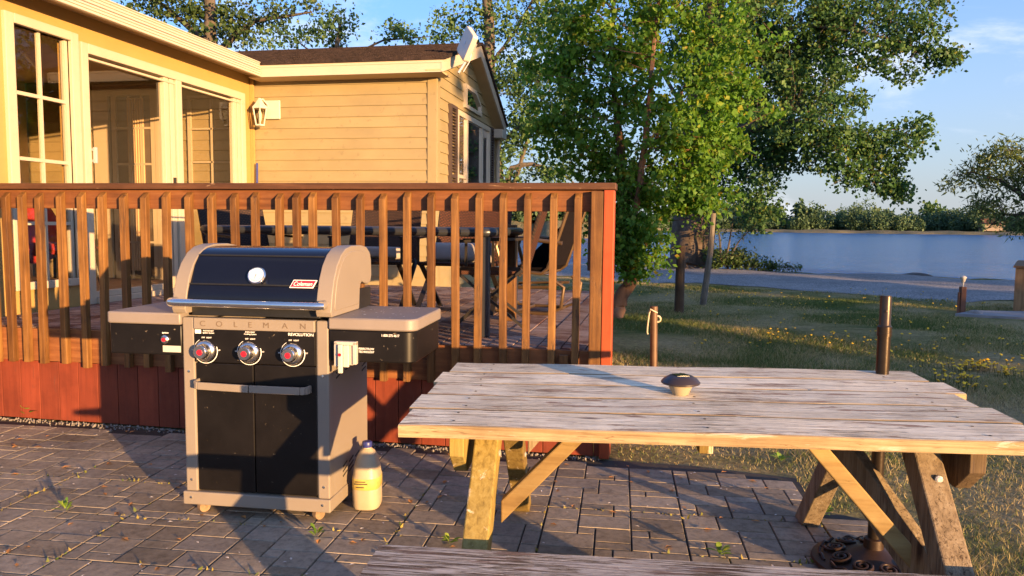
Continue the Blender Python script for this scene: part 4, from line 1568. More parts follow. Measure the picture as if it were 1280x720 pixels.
Bn = thing('picnic_bench', 'weathered grey plank bench in front of the picnic table', 'bench', (TX, TY, 0), TH)
q = MB()
ns = 26
rows = []
for i in range(ns + 1):
    x = -.012 + 1.80 * i / ns
    j = random.uniform(-.0025, .0025)
    rows.append([(x, -.40, .395), (x, -.125 + j, .395), (x, -.125 + j, .427), (x, -.130 + j, .431), (x, -.397, .431), (x, -.40, .428)])
vs = [p_ for r_ in rows for p_ in r_]
fs = []
for i in range(ns):
    for s in range(6):
        fs.append((i * 6 + s, i * 6 + (s + 1) % 6, (i + 1) * 6 + (s + 1) % 6, (i + 1) * 6 + s))
fs += [tuple(range(6)), tuple(range(ns * 6, ns * 6 + 6))]
q.add(vs, fs)
q.build('seat_plank', M['bench_top'], Bn)
for x in (.38, 1.40):
    l = MB()
    l.prism([(-.34, .394), (-.19, .394), (-.17, GZ), (-.36, GZ)], x - .02, x + .02, 'X')
    l.build('leg', M['old_leg'], Bn, bevel=0.003)

# solar light on the table top
Rt = Matrix.Rotation(TH, 4, 'Z')
lpos = Vector((TX, TY, 0)) + Rt @ (TILT @ Vector((.845, .452, .0)))
SL = thing('solar_light', 'small dark-capped solar garden light standing on the picnic table', 'solar light', lpos, 0.4)
M['solar_cap'] = plain('bronze_cap', (0.035, 0.026, 0.028), 0.35, metal=0.2, var=0.1)
M['solar_cell'] = plain('solar_cell', (0.012, 0.014, 0.03), 0.12, var=0.2)
M['solar_base'] = plain('cloudy_diffuser', (0.30, 0.25, 0.17), 0.35, var=0.1, bmp=0.1)
q = MB()
q.lathe([(.026, .0), (.028, .003), (.042, .034), (.040, .036)], n=28)
q.build('diffuser', M['solar_base'], SL, smooth=True)
q = MB()
q.lathe([(.040, .034), (.060, .036), (.064, .039), (.064, .043), (.056, .052), (.040, .062), (.034, .064), (0, .064)], n=32)
q.build('cap', M['solar_cap'], SL, smooth=True)
q = MB()
q.prism([(-.022, -.022), (.022, -.022), (.022, .022), (-.022, .022)], .0642, .0662, 'Z')
q.build('solar_panel', M['solar_cell'], SL)
# umbrella pole and its cast base
pp = Vector((TX, TY, 0)) + Rt @ Vector((1.635, .865, 0))
M['bronze_pole'] = plain('bronze_pole', (0.040, 0.028, 0.019), 0.3, metal=0.6, var=0.15, scale=10)
M['cast_iron'] = plain('rusty_cast_iron', (0.035, 0.018, 0.010), 0.5, metal=0.4, var=0.3, scale=14)
UP_ = thing('umbrella_stand', 'dark bronze umbrella pole without canopy through the table, on a round cast base', 'umbrella stand', (pp.x, pp.y, 0))
q = MB()
q.lathe([(.023, .06), (.023, .905), (.0255, .907), (.0255, .935), (.0225, .938), (.0205, .942), (.0205, 1.045), (.0185, 1.052), (0, 1.052)], n=20)
q.build('pole', M['bronze_pole'], UP_, smooth=True)
q = MB()
q.lathe([(.0262, .900), (.0262, .912), (.024, .914)], n=20)
q.lathe([(.004, 0), (.004, .006), (0, .007)], (-.004, -.021, .995), 8, M=Matrix.Rotation(R(90), 3, 'X'))
q.build('collar', M['bronze_pole'], UP_, smooth=True)
q = MB()
q.lathe([(.215, GZ), (.222, GZ + .006), (.218, .030), (.205, .034), (.19, .036), (.10, .056), (.055, .075), (.036, .085), (.034, .12), (.0235, .124), (.0, .124)], n=40)
for k in range(9):
    a = 2 * math.pi * k / 9
    rr = .135
    cx, cy, cz = rr * math.cos(a), rr * math.sin(a), .052
    pts = []
    for i in range(26):
        b = a + i * .52
        r_ = .040 * (1 - i / 30)
        pts.append((cx + r_ * math.cos(b), cy + r_ * math.sin(b), cz + .004 - (rr * 0 + (r_ * math.cos(b) * math.cos(a) + r_ * math.sin(b) * math.sin(a))) * .2))
    q.tube(pts, .0065, 6)
    pts = [(.19 * math.cos(a + .35 + t * .3), .19 * math.sin(a + .35 + t * .3), .042 + .006 * math.sin(t * 6)) for t in np.linspace(-.8, .8, 9)]
    q.tube(pts, .006, 6)
q.build('cast_base', M['cast_iron'], UP_, smooth=True)
q = MB()
q.lathe([(.040, .7565), (.040, .7585), (.026, .7585), (.026, .7565)], n=20)

# ================================================================== DECK FURNITURE
M['table_frame'] = plain('dark_table_frame', (0.045, 0.048, 0.058), 0.32, metal=0.4, var=0.1)
M['table_glass'] = plain('dark_table_glass', (0.02, 0.022, 0.026), 0.12, var=0.1)
M['brown_metal'] = plain('bronze_chair_tube', (0.11, 0.068, 0.035), 0.35, metal=0.5, var=0.15)
M['black_metal'] = plain('black_chair_leg', (0.020, 0.016, 0.014), 0.4, metal=0.2, var=0.15)
M['cushion'] = plain('pale_cushion', (0.27, 0.24, 0.22), 0.9, var=0.08, scale=14)
M['sling'] = plain('dark_sling_fabric', (0.010, 0.008, 0.009), 1.0, var=0.2, scale=30, spec=0.03, bmp=0)


def wicker(name, c1, c2):
    m, nt, out = new_mat(name)
    v = coords(nt, (1, 1, 1), jitter=False)
    br_ = N(nt, 'ShaderNodeTexBrick')
    setin(br_, Scale=1.0)
    br_.inputs['Color1'].default_value = (*c1, 1)
    br_.inputs['Color2'].default_value = (*[c * 0.7 for c in c1], 1)
    br_.inputs['Mortar'].default_value = (*c2, 1)
    br_.inputs['Mortar Size'].default_value = 0.0035
    br_.inputs['Brick Width'].default_value = 0.026
    br_.inputs['Row Height'].default_value = 0.014
    cx = N(nt, 'ShaderNodeSeparateXYZ')
    cb = N(nt, 'ShaderNodeCombineXYZ')
    nt.links.new(v, cx.inputs[0])
    nt.links.new(cx.outputs[0], cb.inputs[0])
    ad = N(nt, 'ShaderNodeMath', operation='ADD')
    nt.links.new(cx.outputs[1], ad.inputs[0])
    nt.links.new(cx.outputs[2], ad.inputs[1])
    nt.links.new(ad.outputs[0], cb.inputs[1])
    nt.links.new(cb.outputs[0], br_.inputs['Vector'])
    p = N(nt, 'ShaderNodeBsdfPrincipled')
    setin(p, Roughness=0.7)
    p.inputs['Specular IOR Level'].default_value = 0.2
    nt.links.new(br_.outputs['Color'], p.inputs['Base Color'])
    nt.links.new(bump(nt, br_.outputs['Fac'], -0.8, 0.004), p.inputs['Normal'])
    nt.links.new(p.outputs[0], out.inputs[0])
    return m


M['wicker'] = wicker('brown_wicker', (0.115, 0.042, 0.020), (0.018, 0.010, 0.008))
M['wicker_dark'] = wicker('dark_wicker', (0.060, 0.030, 0.019), (0.012, 0.008, 0.007))
DT = thing('patio_table', 'long dark metal patio table behind the deck railing', 'table', (-1.97, 4.98, FZ))
q = MB()
tw, td, tz = .97, .50, .665
q.prism(rounded(-tw, tw, -td, td, .05, 'abcd'), tz - .024, tz, 'Z')
q.build('tabletop', M['table_glass'], DT)
q = MB()
loop = rounded(-tw, tw, -td, td, .06, 'abcd')
q.tube([(x, y, tz - .022) for x, y in loop] + [(loop[0][0], loop[0][1], tz - .022)], .027, 10)
q.build('rim', M['table_frame'], DT, smooth=True)
for sx, sy in ((-1, -1), (1, -1), (1, 1), (-1, 1)):
    l = MB()
    l.box((sx * (tw - .045) - .027, sy * (td - .045) - .022, 0), (sx * (tw - .045) + .027, sy * (td - .045) + .022, tz - .03))
    l.build('leg', M['table_frame'], DT, bevel=0.006)


def curved_panel(w, h, th, bow, n=10):
    mb = MB()
    vs = []
    for side in (0, 1):
        for k in range(n + 1):
            x = -w / 2 + w * k / n
            y = -bow * (1 - (2 * k / n - 1) ** 2) + side * th
            vs += [(x, y, 0), (x, y, h)]
    m_ = 2 * (n + 1)
    fs = []
    for k in range(n):
        a = 2 * k
        fs += [(a, a + 2, a + 3, a + 1), (m_ + a, m_ + a + 1, m_ + a + 3, m_ + a + 2), (a + 1, a + 3, m_ + a + 3, m_ + a + 1), (a, m_ + a, m_ + a + 2, a + 2)]
    fs += [(0, 1, m_ + 1, m_), (2 * n, m_ + 2 * n, m_ + 2 * n + 1, 2 * n + 1)]
    return mb.add(vs, fs)


def wicker_chair(label, x, y, rz, mat, width=.50, group='wicker folding chairs round the patio table'):
    """seat faces local -Y; back at +Y leans outwards"""
    c = thing('wicker_chair', label, 'chair', (x, y, FZ), rz, group)
    q = curved_panel(width, .50, .022, -.03)
    q = q.build('backrest', mat, c)
    q.location, q.rotation_euler = (0, .20, .38), (R(-17), 0, 0)
    s = MB()
    s.box((-width / 2 + .01, -.23, .365), (width / 2 - .01, .20, .392))
    s.build('seat', mat, c, bevel=0.006)
    f = MB()
    f.tube([(-width / 2, .20, .36), (-width / 2, .365, .885), (width / 2, .365, .885), (width / 2, .20, .36)], .012, 8)
    f.build('back_frame', M['wicker_dark'], c, smooth=True)
    for sx in (-1, 1):
        x_ = sx * (width / 2 - .005)
        for a, b in (((x_, -.25, .0), (x_, .22, .40)), ((x_ - sx * .025, .26, .0), (x_ - sx * .025, -.22, .39))):
            l = MB()
            l.bar(a, b, .016, .036, (1, 0, 0))
            l.build('leg', M['black_metal'], c)
        a_ = MB()
        a_.bar((x_, -.22, .58), (x_, .24, .60), .030, .016)
        a_.bar((x_, -.20, .37), (x_, -.20, .58), .018, .018)
        a_.build('armrest', M['black_metal'], c)
    return c


wicker_chair('dark wicker folding chair at the left end of the patio table', -2.98, 5.22, R(60), M['wicker_dark'], .52)
wicker_chair('dark wicker chair across the table near the house corner', -2.30, 5.90, R(2), M['wicker_dark'], .60)
wicker_chair('reddish wicker chair across the table holding a pale cushion', -1.55, 5.90, R(-3), M['wicker'], .62)
wicker_chair('reddish wicker folding chair side-on at the right end of the table', -1.12, 5.02, R(-82), M['wicker'], .50)


def cushion(label, x, y, z, rz, w, h, tilt):
    c = MB()
    n = 12
    vs, fs = [], []
    for side in (-1, 1):
        for i in range(n + 1):
            for k in range(n + 1):
                u, v_ = 2 * i / n - 1, 2 * k / n - 1
                t = .045 * ((1 - u ** 4) * (1 - v_ ** 4)) ** .5
                vs.append((u * w / 2, side * t + .002 * math.sin(i * 2.4), v_ * h / 2))
    m_ = (n + 1) ** 2
    for s in (0, 1):
        for i in range(n):
            for k in range(n):
                a = s * m_ + i * (n + 1) + k
                fs.append((a, a + n + 1, a + n + 2, a + 1))
    o = c.add(vs, fs).build('seat_cushion', M['cushion'], smooth=True)
    o.location, o.rotation_euler = (x, y, z), (tilt, 0, rz)
    tag(o, label, 'cushion', 'pale cushions on the wicker chairs')


cushion('pale checked cushion propped on the reddish wicker chair', -1.56, 5.86, FZ + .465, R(-3), .56, .16, R(-14))
cushion('pale rolled cushion on the dark wicker chair near the house corner', -2.32, 5.80, FZ + .455, R(2), .56, .10, R(-8))

ac = thing('patio_armchair', 'bronze tube patio armchair with dark sling seat on the right of the deck', 'chair', (-0.95, 6.02, FZ), R(-98))
# local: faces -Y, back at +Y; width along X
for sx in (-1, 1):
    x = sx * .27
    q = MB()
    q.tube([(x, .34, .90), (x, .30, .80), (x, .20, .50), (x, .15, .36), (x, .10, .32), (x, -.24, .345), (x, -.27, .30)], .014, 8)
    q.build('side_rail', M['brown_metal'], ac, smooth=True)
    q = MB()
    q.tube([(x, .26, .555), (x, .05, .575), (x, -.18, .60), (x, -.25, .575), (x, -.27, .52), (x, -.22, .36)], .016, 8)
    q.build('armrest', M['brown_metal'], ac, smooth=True)
    q = MB()
    q.tube([(x, -.20, .20), (x, -.29, .17), (x, -.31, .09), (x, -.26, .02), (x, -.12, .015), (x, .15, .015), (x, .26, .06), (x, .28, .22), (x, .20, .27)], .014, 8)
    q.build('base_spring', M['brown_metal'], ac, smooth=True)
    q = MB()
    q.tube([(x, -.26, .20), (x, .18, .22)], .013, 8)
    q.build('lower_rail', M['brown_metal'], ac, smooth=True)
q = MB()
for y, z in ((-.24, .345), (.10, .32), (.34, .90), (-.12, .015), (.15, .015), (.12, .21), (-.15, .20)):
    q.tube([(-.27, y, z), (.27, y, z)], .012, 8)
q.build('cross_rail', M['brown_metal'], ac, smooth=True)
q = MB()
q.prism([(-.25, .352), (.09, .325), (.15, .37), (.34, .905), (.325, .905), (.13, .355), (.09, .312), (-.25, .339)], -.255, .255, 'X')
q.build('sling_seat', M['sling'], ac)

# ================================================================== LAWN FURNITURE
M['rust_pipe'] = plain('rusty_brown_pipe', (0.11, 0.062, 0.036), 0.55, metal=0.3, var=0.25, scale=14)
M['dark_post'] = wood('dark_round_post', (0.06, 0.038, 0.022), (0.10, 0.065, 0.04), (0.15, 0.10, 0.065), 'Z', 0.85)
M['grey_stake'] = wood('grey_stake_wood', (0.10, 0.085, 0.07), (0.16, 0.14, 0.115), (0.22, 0.19, 0.16), 'Z', 0.85)
M['rope'] = plain('pale_rope', (0.50, 0.42, 0.30), 0.9, var=0.15, scale=60)
lp = thing('pipe_post', 'rusty pipe post with pale rope knotted at its top, beyond the table', 'post', (-0.04, 6.62, 0))
q = MB()
q.tube([(0.012, 0, 0), (.006, 0, .3), (0, 0, .61)], [.031, .031, .031], 14)
q.lathe([(.033, .575), (.033, .612), (.030, .615), (0, .615)], n=14)
q.build('pipe', M['rust_pipe'], lp, smooth=True)
q = MB()
q.tube([(-.033, -.01, .56), (-.028, -.03, .59), (0, -.036, .575), (.03, -.02, .56)], .006, 6)
q.tube([(-.034, -.01, .58), (-.042, -.015, .52), (-.050, -.012, .44), (-.052, -.01, .39), (-.047, -.008, .37)], .006, 6)
q.tube([(.034 + .024 * math.cos(a), -.005, .505 + .026 * math.sin(a)) for a in np.linspace(0, 6.28, 14)], .008, 6)
q.build('rope', M['rope'], lp, smooth=True)
q = MB()
q.tube([(0, 0, -.05), (.0, 0, .52), (.005, 0, 1.02)], [.075, .07, .066], 12)
o = q.build('wooden_post', M['dark_post'], smooth=True)
o.location = (0.30, 11.60, 0)
tag(o, 'dark upright wooden post under the low maple branches', 'post')
q = MB()
q.tube([(0, 0, -.05), (.05, 0, .4), (.10, .02, .9), (.13, .02, 1.52)], [.055, .052, .046, .04], 8)
o = q.build('leaning_stake', M['grey_stake'], smooth=True)
o.location = (0.70, 12.75, 0)
tag(o, 'grey wooden stake leaning to the right beyond the lawn post', 'stake')
pl_ = thing('lamp_post', 'brown wooden post at the slab edge carrying a small white solar lamp', 'lamp post', (4.56, 12.70, 0), R(10))
M['post_brown'] = wood('red_brown_post', (0.12, 0.055, 0.032), (0.17, 0.075, 0.045), (0.21, 0.10, 0.06), 'Z', 0.8)
q = MB()
q.box((-.038, -.038, -.03), (.040, .040, .425))
q.box((-.066, -.02, -.02), (-.040, .02, .34))
q.build('post', M['post_brown'], pl_, bevel=0.006)
q = MB()
q.tube([(0, 0, .42), (0, 0, .50)], .012, 8)
q.lathe([(.02, .495), (.026, .50), (.034, .545), (.045, .56), (.046, .57), (.02, .592), (0, .595)], n=16)
q.build('lamp_head', M['white_plastic'], pl_, smooth=True)
M['stone'] = plain('grey_boulder', (0.22, 0.20, 0.19), 0.9, var=0.3, scale=12, bmp=0.5)


def rock(name, label, cat, loc, s, seed, mat=None):
    r_ = np.random.default_rng(seed)
    bm = bmesh.new()
    bmesh.ops.create_icosphere(bm, subdivisions=3, radius=1)
    ph = r_.uniform(0, 6, 6)
    for v_ in bm.verts:
        c = v_.co
        k = 1 + .12 * math.sin(3 * c.x + ph[0]) + .10 * math.sin(4 * c.y + ph[1]) + .08 * math.sin(5 * c.z + ph[2] + c.x * 3)
        v_.co = Vector((c.x * s[0] * k, c.y * s[1] * k, max(-.2, c.z) * s[2] * k))
    me = bpy.data.meshes.new(name)
    bm.to_mesh(me)
    bm.free()
    me.materials.append(mat or M['stone'])
    me.polygons.foreach_set('use_smooth', [True] * len(me.polygons))
    o = bpy.data.objects.new(name, me)
    COL.objects.link(o)
    o.location = loc
    return tag(o, label, cat)


rock('boulder', 'flat pale grey stone at the foot of the brown lamp post', 'stone', (4.67, 12.50, 0.02), (.13, .10, .065), 3)
rock('boulder', 'low dark hump of rock on the shoreline beyond the road', 'stone', (6.95, 22.75, -.06), (.42, .30, .17), 5, plain('dark_wet_rock', (0.09, 0.08, 0.075), 0.8, var=0.3, scale=6))
bxp = onb(1259, 390, 13.3)
bx_ = thing('wooden_bin', 'tall pine board bin with a lid at the right edge of the slab', 'bin', (bxp.x + .06, 13.25, 0.0), R(-26))
M['pine'] = wood('pine_boards', (0.17, 0.09, 0.04), (0.25, 0.14, 0.065), (0.31, 0.185, 0.09), 'Z', 0.75)
q = MB()
for k in range(9):
    q.box((k * .117, 0, .0), (k * .117 + .112, .022, .70))
    q.box((k * .117, .80, .0), (k * .117 + .112, .822, .70))
for k in range(7):
    q.box((0, .024 + k * .112, .0), (.022, .024 + k * .112 + .107, .70))
    q.box((1.03, .024 + k * .112, .0), (1.05, .024 + k * .112 + .107, .70))
q.build('board_side', M['pine'], bx_)
q = MB()
q.add([(-.03, -.03, .705), (1.08, -.03, .74), (1.08, .85, .80), (-.03, .85, .765), (-.03, -.03, .735), (1.08, -.03, .77), (1.08, .85, .83), (-.03, .85, .795)],
      [(0, 3, 2, 1), (4, 5, 6, 7), (0, 1, 5, 4), (1, 2, 6, 5), (2, 3, 7, 6), (3, 0, 4, 7)])
q.build('lid', M['pine'], bx_)

# ================================================================== TREES
M['bark_big'] = wood('furrowed_bark', (0.07, 0.052, 0.038), (0.13, 0.10, 0.075), (0.19, 0.155, 0.12), 'Z', 0.95, grain=5, bmp=1.0, streak=(0.03, 0.022, 0.016), streak_at=0.62)
M['bark_red'] = wood('reddish_bark', (0.10, 0.055, 0.035), (0.17, 0.095, 0.06), (0.24, 0.15, 0.10), 'Z', 0.95, grain=9, bmp=0.9, streak=(0.045, 0.028, 0.02), streak_at=0.62)
M['bark_grey'] = wood('dark_grey_bark', (0.05, 0.04, 0.033), (0.085, 0.07, 0.056), (0.13, 0.105, 0.085), 'Z', 0.95, grain=7, bmp=0.8)
M['leaf_maple'] = foliage('maple_leaves', [(0.0, (0.048, 0.115, 0.016)), (0.5, (0.082, 0.175, 0.022)), (0.85, (0.120, 0.215, 0.030)), (0.98, (0.19, 0.21, 0.026)), (1.0, (0.26, 0.16, 0.02))], 0.5)
M['leaf_poplar'] = foliage('poplar_leaves', [(0.0, (0.028, 0.068, 0.024)), (0.6, (0.052, 0.112, 0.036)), (0.93, (0.080, 0.140, 0.038)), (1.0, (0.17, 0.15, 0.02))], 0.4)
M['leaf_blue'] = foliage('grey_green_leaves', [(0.0, (0.042, 0.085, 0.032)), (0.6, (0.075, 0.135, 0.050)), (1.0, (0.12, 0.17, 0.06))], 0.4)
M['leaf_dark'] = foliage('dark_leaves', [(0.0, (0.022, 0.044, 0.013)), (0.7, (0.048, 0.080, 0.022)), (1.0, (0.080, 0.105, 0.03))], 0.3)
M['leaf_willow'] = foliage('willow_leaves', [(0.0, (0.042, 0.066, 0.022)), (0.7, (0.075, 0.105, 0.034)), (1.0, (0.11, 0.135, 0.042))], 0.35)


def leaf_quads(cent, L, W, r, droop=0.0):
    n = len(cent)
    u = r.normal(size=(n, 3))
    u[:, 2] -= droop
    u /= np.linalg.norm(u, axis=1, keepdims=True)
    w = r.normal(size=(n, 3))
    w -= u * (w * u).sum(1, keepdims=True)
    w /= np.linalg.norm(w, axis=1, keepdims=True)
    nn = np.cross(u, w)
    s = np.clip(r.lognormal(-.05, .32, (n, 1)), .4, 1.7)
    a = cent
    b = cent + u * L * s * .45 + w * W * s * .5 + nn * W * .12
    c = cent + u * L * s
    d = cent + u * L * s * .45 - w * W * s * .5 + nn * W * .12
    v = np.stack([a, b, c, d], 1).reshape(-1, 3)
    q = np.arange(4 * n).reshape(n, 4)
    return v, q


def tree(name, label, cat, base, limbs, blobs, bark, leafmat, leaf, leaf_w, per_cluster, seed, group=None, spread=.34, droop=.3, twigs=.6, kind_cat='tree'):
    """limbs: polylines of (point, radius); blobs: (centre, radii, clusters). Everything in world coordinates, stored relative to base"""
    r = np.random.default_rng(seed)
    base = Vector(base)
    t = thing(name, label, cat, base, 0, group)
    mb = MB()
    samp = []
    for pts in limbs:
        P = [Vector(p_[0]) - base for p_ in pts]
        rad = [p_[1] for p_ in pts]
        # smooth + wobble
        PP, RR = [], []
        for i in range(len(P) - 1):
            for k in range(5):
                f_ = k / 5
                q_ = P[i].lerp(P[i + 1], f_)
                rr_ = rad[i] + (rad[i + 1] - rad[i]) * f_
                if k:
                    q_ = q_ + Vector(r.normal(size=3)) * min(rr_ * .25, .018)
                PP.append(q_)
                RR.append(rr_ * (1 + r.normal() * .04))
        PP.append(P[-1])
        RR.append(rad[-1])
        mb.tube(PP, RR, 10 if max(rad) > .1 else 6)
        samp += list(zip(PP, RR))
    S = np.array([list(p_) for p_, _ in samp])
    cents = []
    tw = MB()
    for c, rad, n in blobs:
        c = np.array(c) - np.array(base)
        rad = np.array(rad)
        for _ in range(n):
            d = r.normal(size=3)
            d /= np.linalg.norm(d)
            p_ = c + d * rad * r.uniform(.25, 1.0) ** .5
            k = r.integers(int(per_cluster * .5), int(per_cluster * 1.5) + 1)
            sp = spread * r.uniform(.55, 1.25)
            cl = p_ + np.clip(r.normal(size=(k, 3)), -1.7, 1.7) * sp * np.array([.55, .55, .42])
            cents.append(cl)
            if r.random() < twigs and k:
                dist = np.linalg.norm(S - p_, axis=1) + np.maximum(0, S[:, 2] - p_[2]) * .5
                j = int(np.argmin(dist))
                if dist[j] < (1.6 if max(rad) > .6 else 1.2):
                    a = Vector(S[j])
                    b = Vector(p_)
                    mid = a.lerp(b, .5) + Vector(r.normal(size=3)) * .08 + Vector((0, 0, .06 * (b - a).length))
                    r0 = min(samp[j][1] * .4, .006 + .007 * (b - a).length)
                    tw.tube([a, mid, b], [r0, r0 * .6, .003], 4, cap=False)
                    for _k in range(3):
                        e = Vector(cl[r.integers(0, k)])
                        tw.tube([mid.lerp(b, r.uniform(.2, .9)), e], [r0 * .4, .002], 3, cap=False)
    mb.build('trunk', bark, t, smooth=True)
    if tw.v:
        tw.build('branches', bark, t)
    v, q = leaf_quads(np.concatenate(cents), leaf, leaf_w, r, droop)
    np_mesh('crown', v, q, leafmat, t)
    return t


def P(x, y, b):
    return tuple(onb(x, y, b))


def B(x, y, b, rx, ry, n, dz=None):
    """crown lump centred at a measured place, radii in pixels of the photo at that depth"""
    k = b / FPX
    return (P(x, y, b), (rx * k, (dz if dz else (rx + ry) / 2) * k, ry * k), n)


# young maple at the deck corner
b1 = 10.75
tree('young_maple', 'young bright green tree with leaning reddish trunk beside the deck corner', 'tree', (-.56, b1, 0),
     [[(P(767, 402, b1), .13), (P(775, 378, b1), .10), (P(790, 345, b1), .085), (P(786, 300, b1), .08), (P(778, 230, b1), .07), (P(772, 150, b1 + .2), .055), (P(765, 60, b1 + .2), .035), (P(768, -60, b1), .015)],
      [(P(788, 320, b1), .06), (P(800, 230, b1 - .3), .05), (P(811, 130, b1 - .3), .04), (P(820, 30, b1 - .3), .025), (P(830, -60, b1), .012)],
      [(P(790, 345, b1), .03), (P(815, 290, b1 + .3), .022), (P(845, 230, b1 + .5), .013), (P(870, 170, b1 + .5), .006)],
      [(P(780, 250, b1), .035), (P(745, 190, b1 + .4), .022), (P(712, 165, b1 + .6), .008)],
      [(P(805, 200, b1), .03), (P(850, 120, b1 + .4), .02), (P(880, 60, b1 + .4), .008)]],
     [B(770, 20, b1, 75, 60, 32), B(830, -20, b1, 80, 70, 27), B(740, 90, b1, 62, 50, 27), B(835, 90, b1, 70, 60, 35), B(720, 160, b1, 42, 40, 18), B(790, 170, b1, 72, 55, 42),
      B(862, 180, b1, 48, 50, 27), B(838, 238, b1, 58, 34, 37), B(775, 250, b1, 48, 40, 26), B(800, 295, b1 - .3, 38, 28, 27), B(765, 305, b1 - .2, 30, 36, 19), B(800, 325, b1, 36, 16, 10), B(742, 215, b1, 26, 26, 8), B(700, 110, b1, 26, 30, 6), B(880, 255, b1, 24, 26, 6), B(760, -90, b1, 90, 60, 24), B(905, 90, b1 + .3, 40, 50, 16), B(905, 175, b1 + .2, 26, 36, 9), B(705, 50, b1, 40, 40, 11), B(920, 60, b1 + .4, 66, 66, 14), B(915, 140, b1 + .4, 52, 60, 11), B(888, 225, b1 + .3, 46, 40, 8), B(690, 170, b1, 46, 60, 9), B(684, 70, b1, 42, 60, 9), B(895, 20, b1 + .3, 50, 40, 14)],
     M['bark_red'], M['leaf_maple'], .070, .052, 70, 21, spread=.24, droop=.5)

# big cottonwood by the road
b2 = 24.6
tree('cottonwood', 'huge old cottonwood by the gravel road with boughs hanging over the lake', 'tree', (P(865, 336, b2)[0], b2, 0),
     [[(P(865, 342, b2), .86), (P(865, 325, b2), .72), (P(865, 280, b2), .66), (P(872, 200, b2), .60), (P(880, 120, b2), .50), (P(890, 40, b2), .36), (P(900, -80, b2), .2)],
      [(P(872, 190, b2), .30), (P(905, 170, b2 - 1), .24), (P(945, 158, b2 - 2), .18), (P(1000, 155, b2 - 2.5), .13), (P(1040, 172, b2 - 3), .09), (P(1070, 200, b2 - 3), .06), (P(1110, 235, b2 - 3), .02)],
      [(P(880, 120, b2), 0.108), (P(930, 70, b2 - 1), 0.077), (P(1000, 30, b2 - 1.5), 0.054), (P(1080, 40, b2 - 2), 0.035), (P(1150, 60, b2 - 2), 0.020), (P(1195, 70, b2 - 2), 0.008)],
      [(P(885, 80, b2), 0.100), (P(940, 10, b2), 0.077), (P(1010, -40, b2), 0.046), (P(1100, -50, b2), 0.023)],
      [(P(870, 160, b2), 0.085), (P(820, 80, b2 + 1), 0.058), (P(770, 20, b2 + 1), 0.031)],
      [(P(930, 165, b2 - 1.5), 0.038), (P(955, 200, b2 - 2), 0.023), (P(957, 250, b2 - 2.2), 0.008)],
      [(P(1040, 172, b2 - 3), 0.020), (P(1090, 165, b2 - 3), 0.013), (P(1140, 160, b2 - 3), 0.005)]],
     [B(900, 30, b2, 80, 60, 60), B(985, 40, b2 - 1, 80, 50, 80), B(1065, 45, b2 - 1.5, 62, 34, 52), B(1130, 10, b2 - 1, 50, 22, 22), B(1130, 78, b2 - 2, 46, 18, 16), B(1182, 72, b2 - 2, 22, 11, 8),
      B(950, 110, b2 - 1, 70, 42, 64), B(1015, 105, b2 - 2, 50, 30, 30), B(905, 150, b2, 50, 60, 50), B(1000, 185, b2 - 2.5, 34, 22, 14), B(955, 185, b2 - 2, 42, 22, 26), B(1060, 190, b2 - 3, 48, 26, 30), B(1110, 180, b2 - 3, 38, 20, 20), B(1145, 160, b2 - 3, 10, 12, 4),
      B(1090, 225, b2 - 3, 44, 16, 22), B(1125, 238, b2 - 3, 16, 8, 5), B(958, 225, b2 - 2.2, 15, 12, 5), B(955, 258, b2 - 2.2, 27, 17, 11), B(830, 30, b2 + 1, 70, 60, 36), B(900, 220, b2, 40, 40, 24), B(960, -50, b2, 150, 50, 110), B(1100, -40, b2, 80, 40, 30), B(800, -50, b2, 80, 50, 40), B(1055, 125, b2 - 2, 26, 12, 8), B(930, 90, b2, 80, 70, 80), B(945, 195, b2 - 1, 50, 28, 26), B(1010, 70, b2, 60, 40, 40), B(1140, 45, b2 - 2, 40, 20, 14), B(1000, 150, b2 - 3, 60, 22, 26), B(1020, 165, b2 - 3.4, 40, 14, 14)],
     M['bark_big'], M['leaf_poplar'], .10, .084, 66, 22, spread=.40, droop=.5, twigs=.85)

# tall tree just behind the gable
b3 = 19.0
tree('grey_green_tree', 'tall grey-green tree rising behind the house gable', 'tree', (P(618, 330, b3)[0], b3, 0),
     [[(P(622, 345, b3), .24), (P(620, 220, b3), .2), (P(613, 100, b3), .16), (P(611, 20, b3), .13), (P(608, -90, b3), .09)],
      [(P(616, 80, b3), .06), (P(640, 45, b3), .045), (P(660, 10, b3), .03), (P(690, -40, b3), .015)],
      [(P(625, 250, b3), .09), (P(640, 210, b3), .08), (P(665, 205, b3), .05), (P(700, 215, b3), .03), (P(725, 235, b3), .012)],
      [(P(618, 180, b3), .06), (P(650, 160, b3), .045), (P(690, 110, b3), .02)],
      [(P(640, 240, b3), .06), (P(655, 190, b3), .05), (P(668, 150, b3), .03), (P(685, 100, b3), .012)]],
     [B(650, 30, b3, 60, 40, 34), B(580, 25, b3, 36, 28, 12), B(640, 90, b3, 34, 30, 22), B(690, 70, b3, 44, 50, 30), B(660, 150, b3, 34, 30, 24), B(700, 150, b3, 32, 34, 18), B(640, 190, b3, 20, 22, 12),
      B(690, 205, b3, 38, 20, 14), B(640, 225, b3, 22, 12, 8), B(600, -60, b3, 90, 50, 40), B(700, -30, b3, 60, 40, 20), B(548, 44, b3, 22, 8, 4)],
     M['bark_grey'], M['leaf_blue'], .092, .07, 58, 23, spread=.34, twigs=.7)

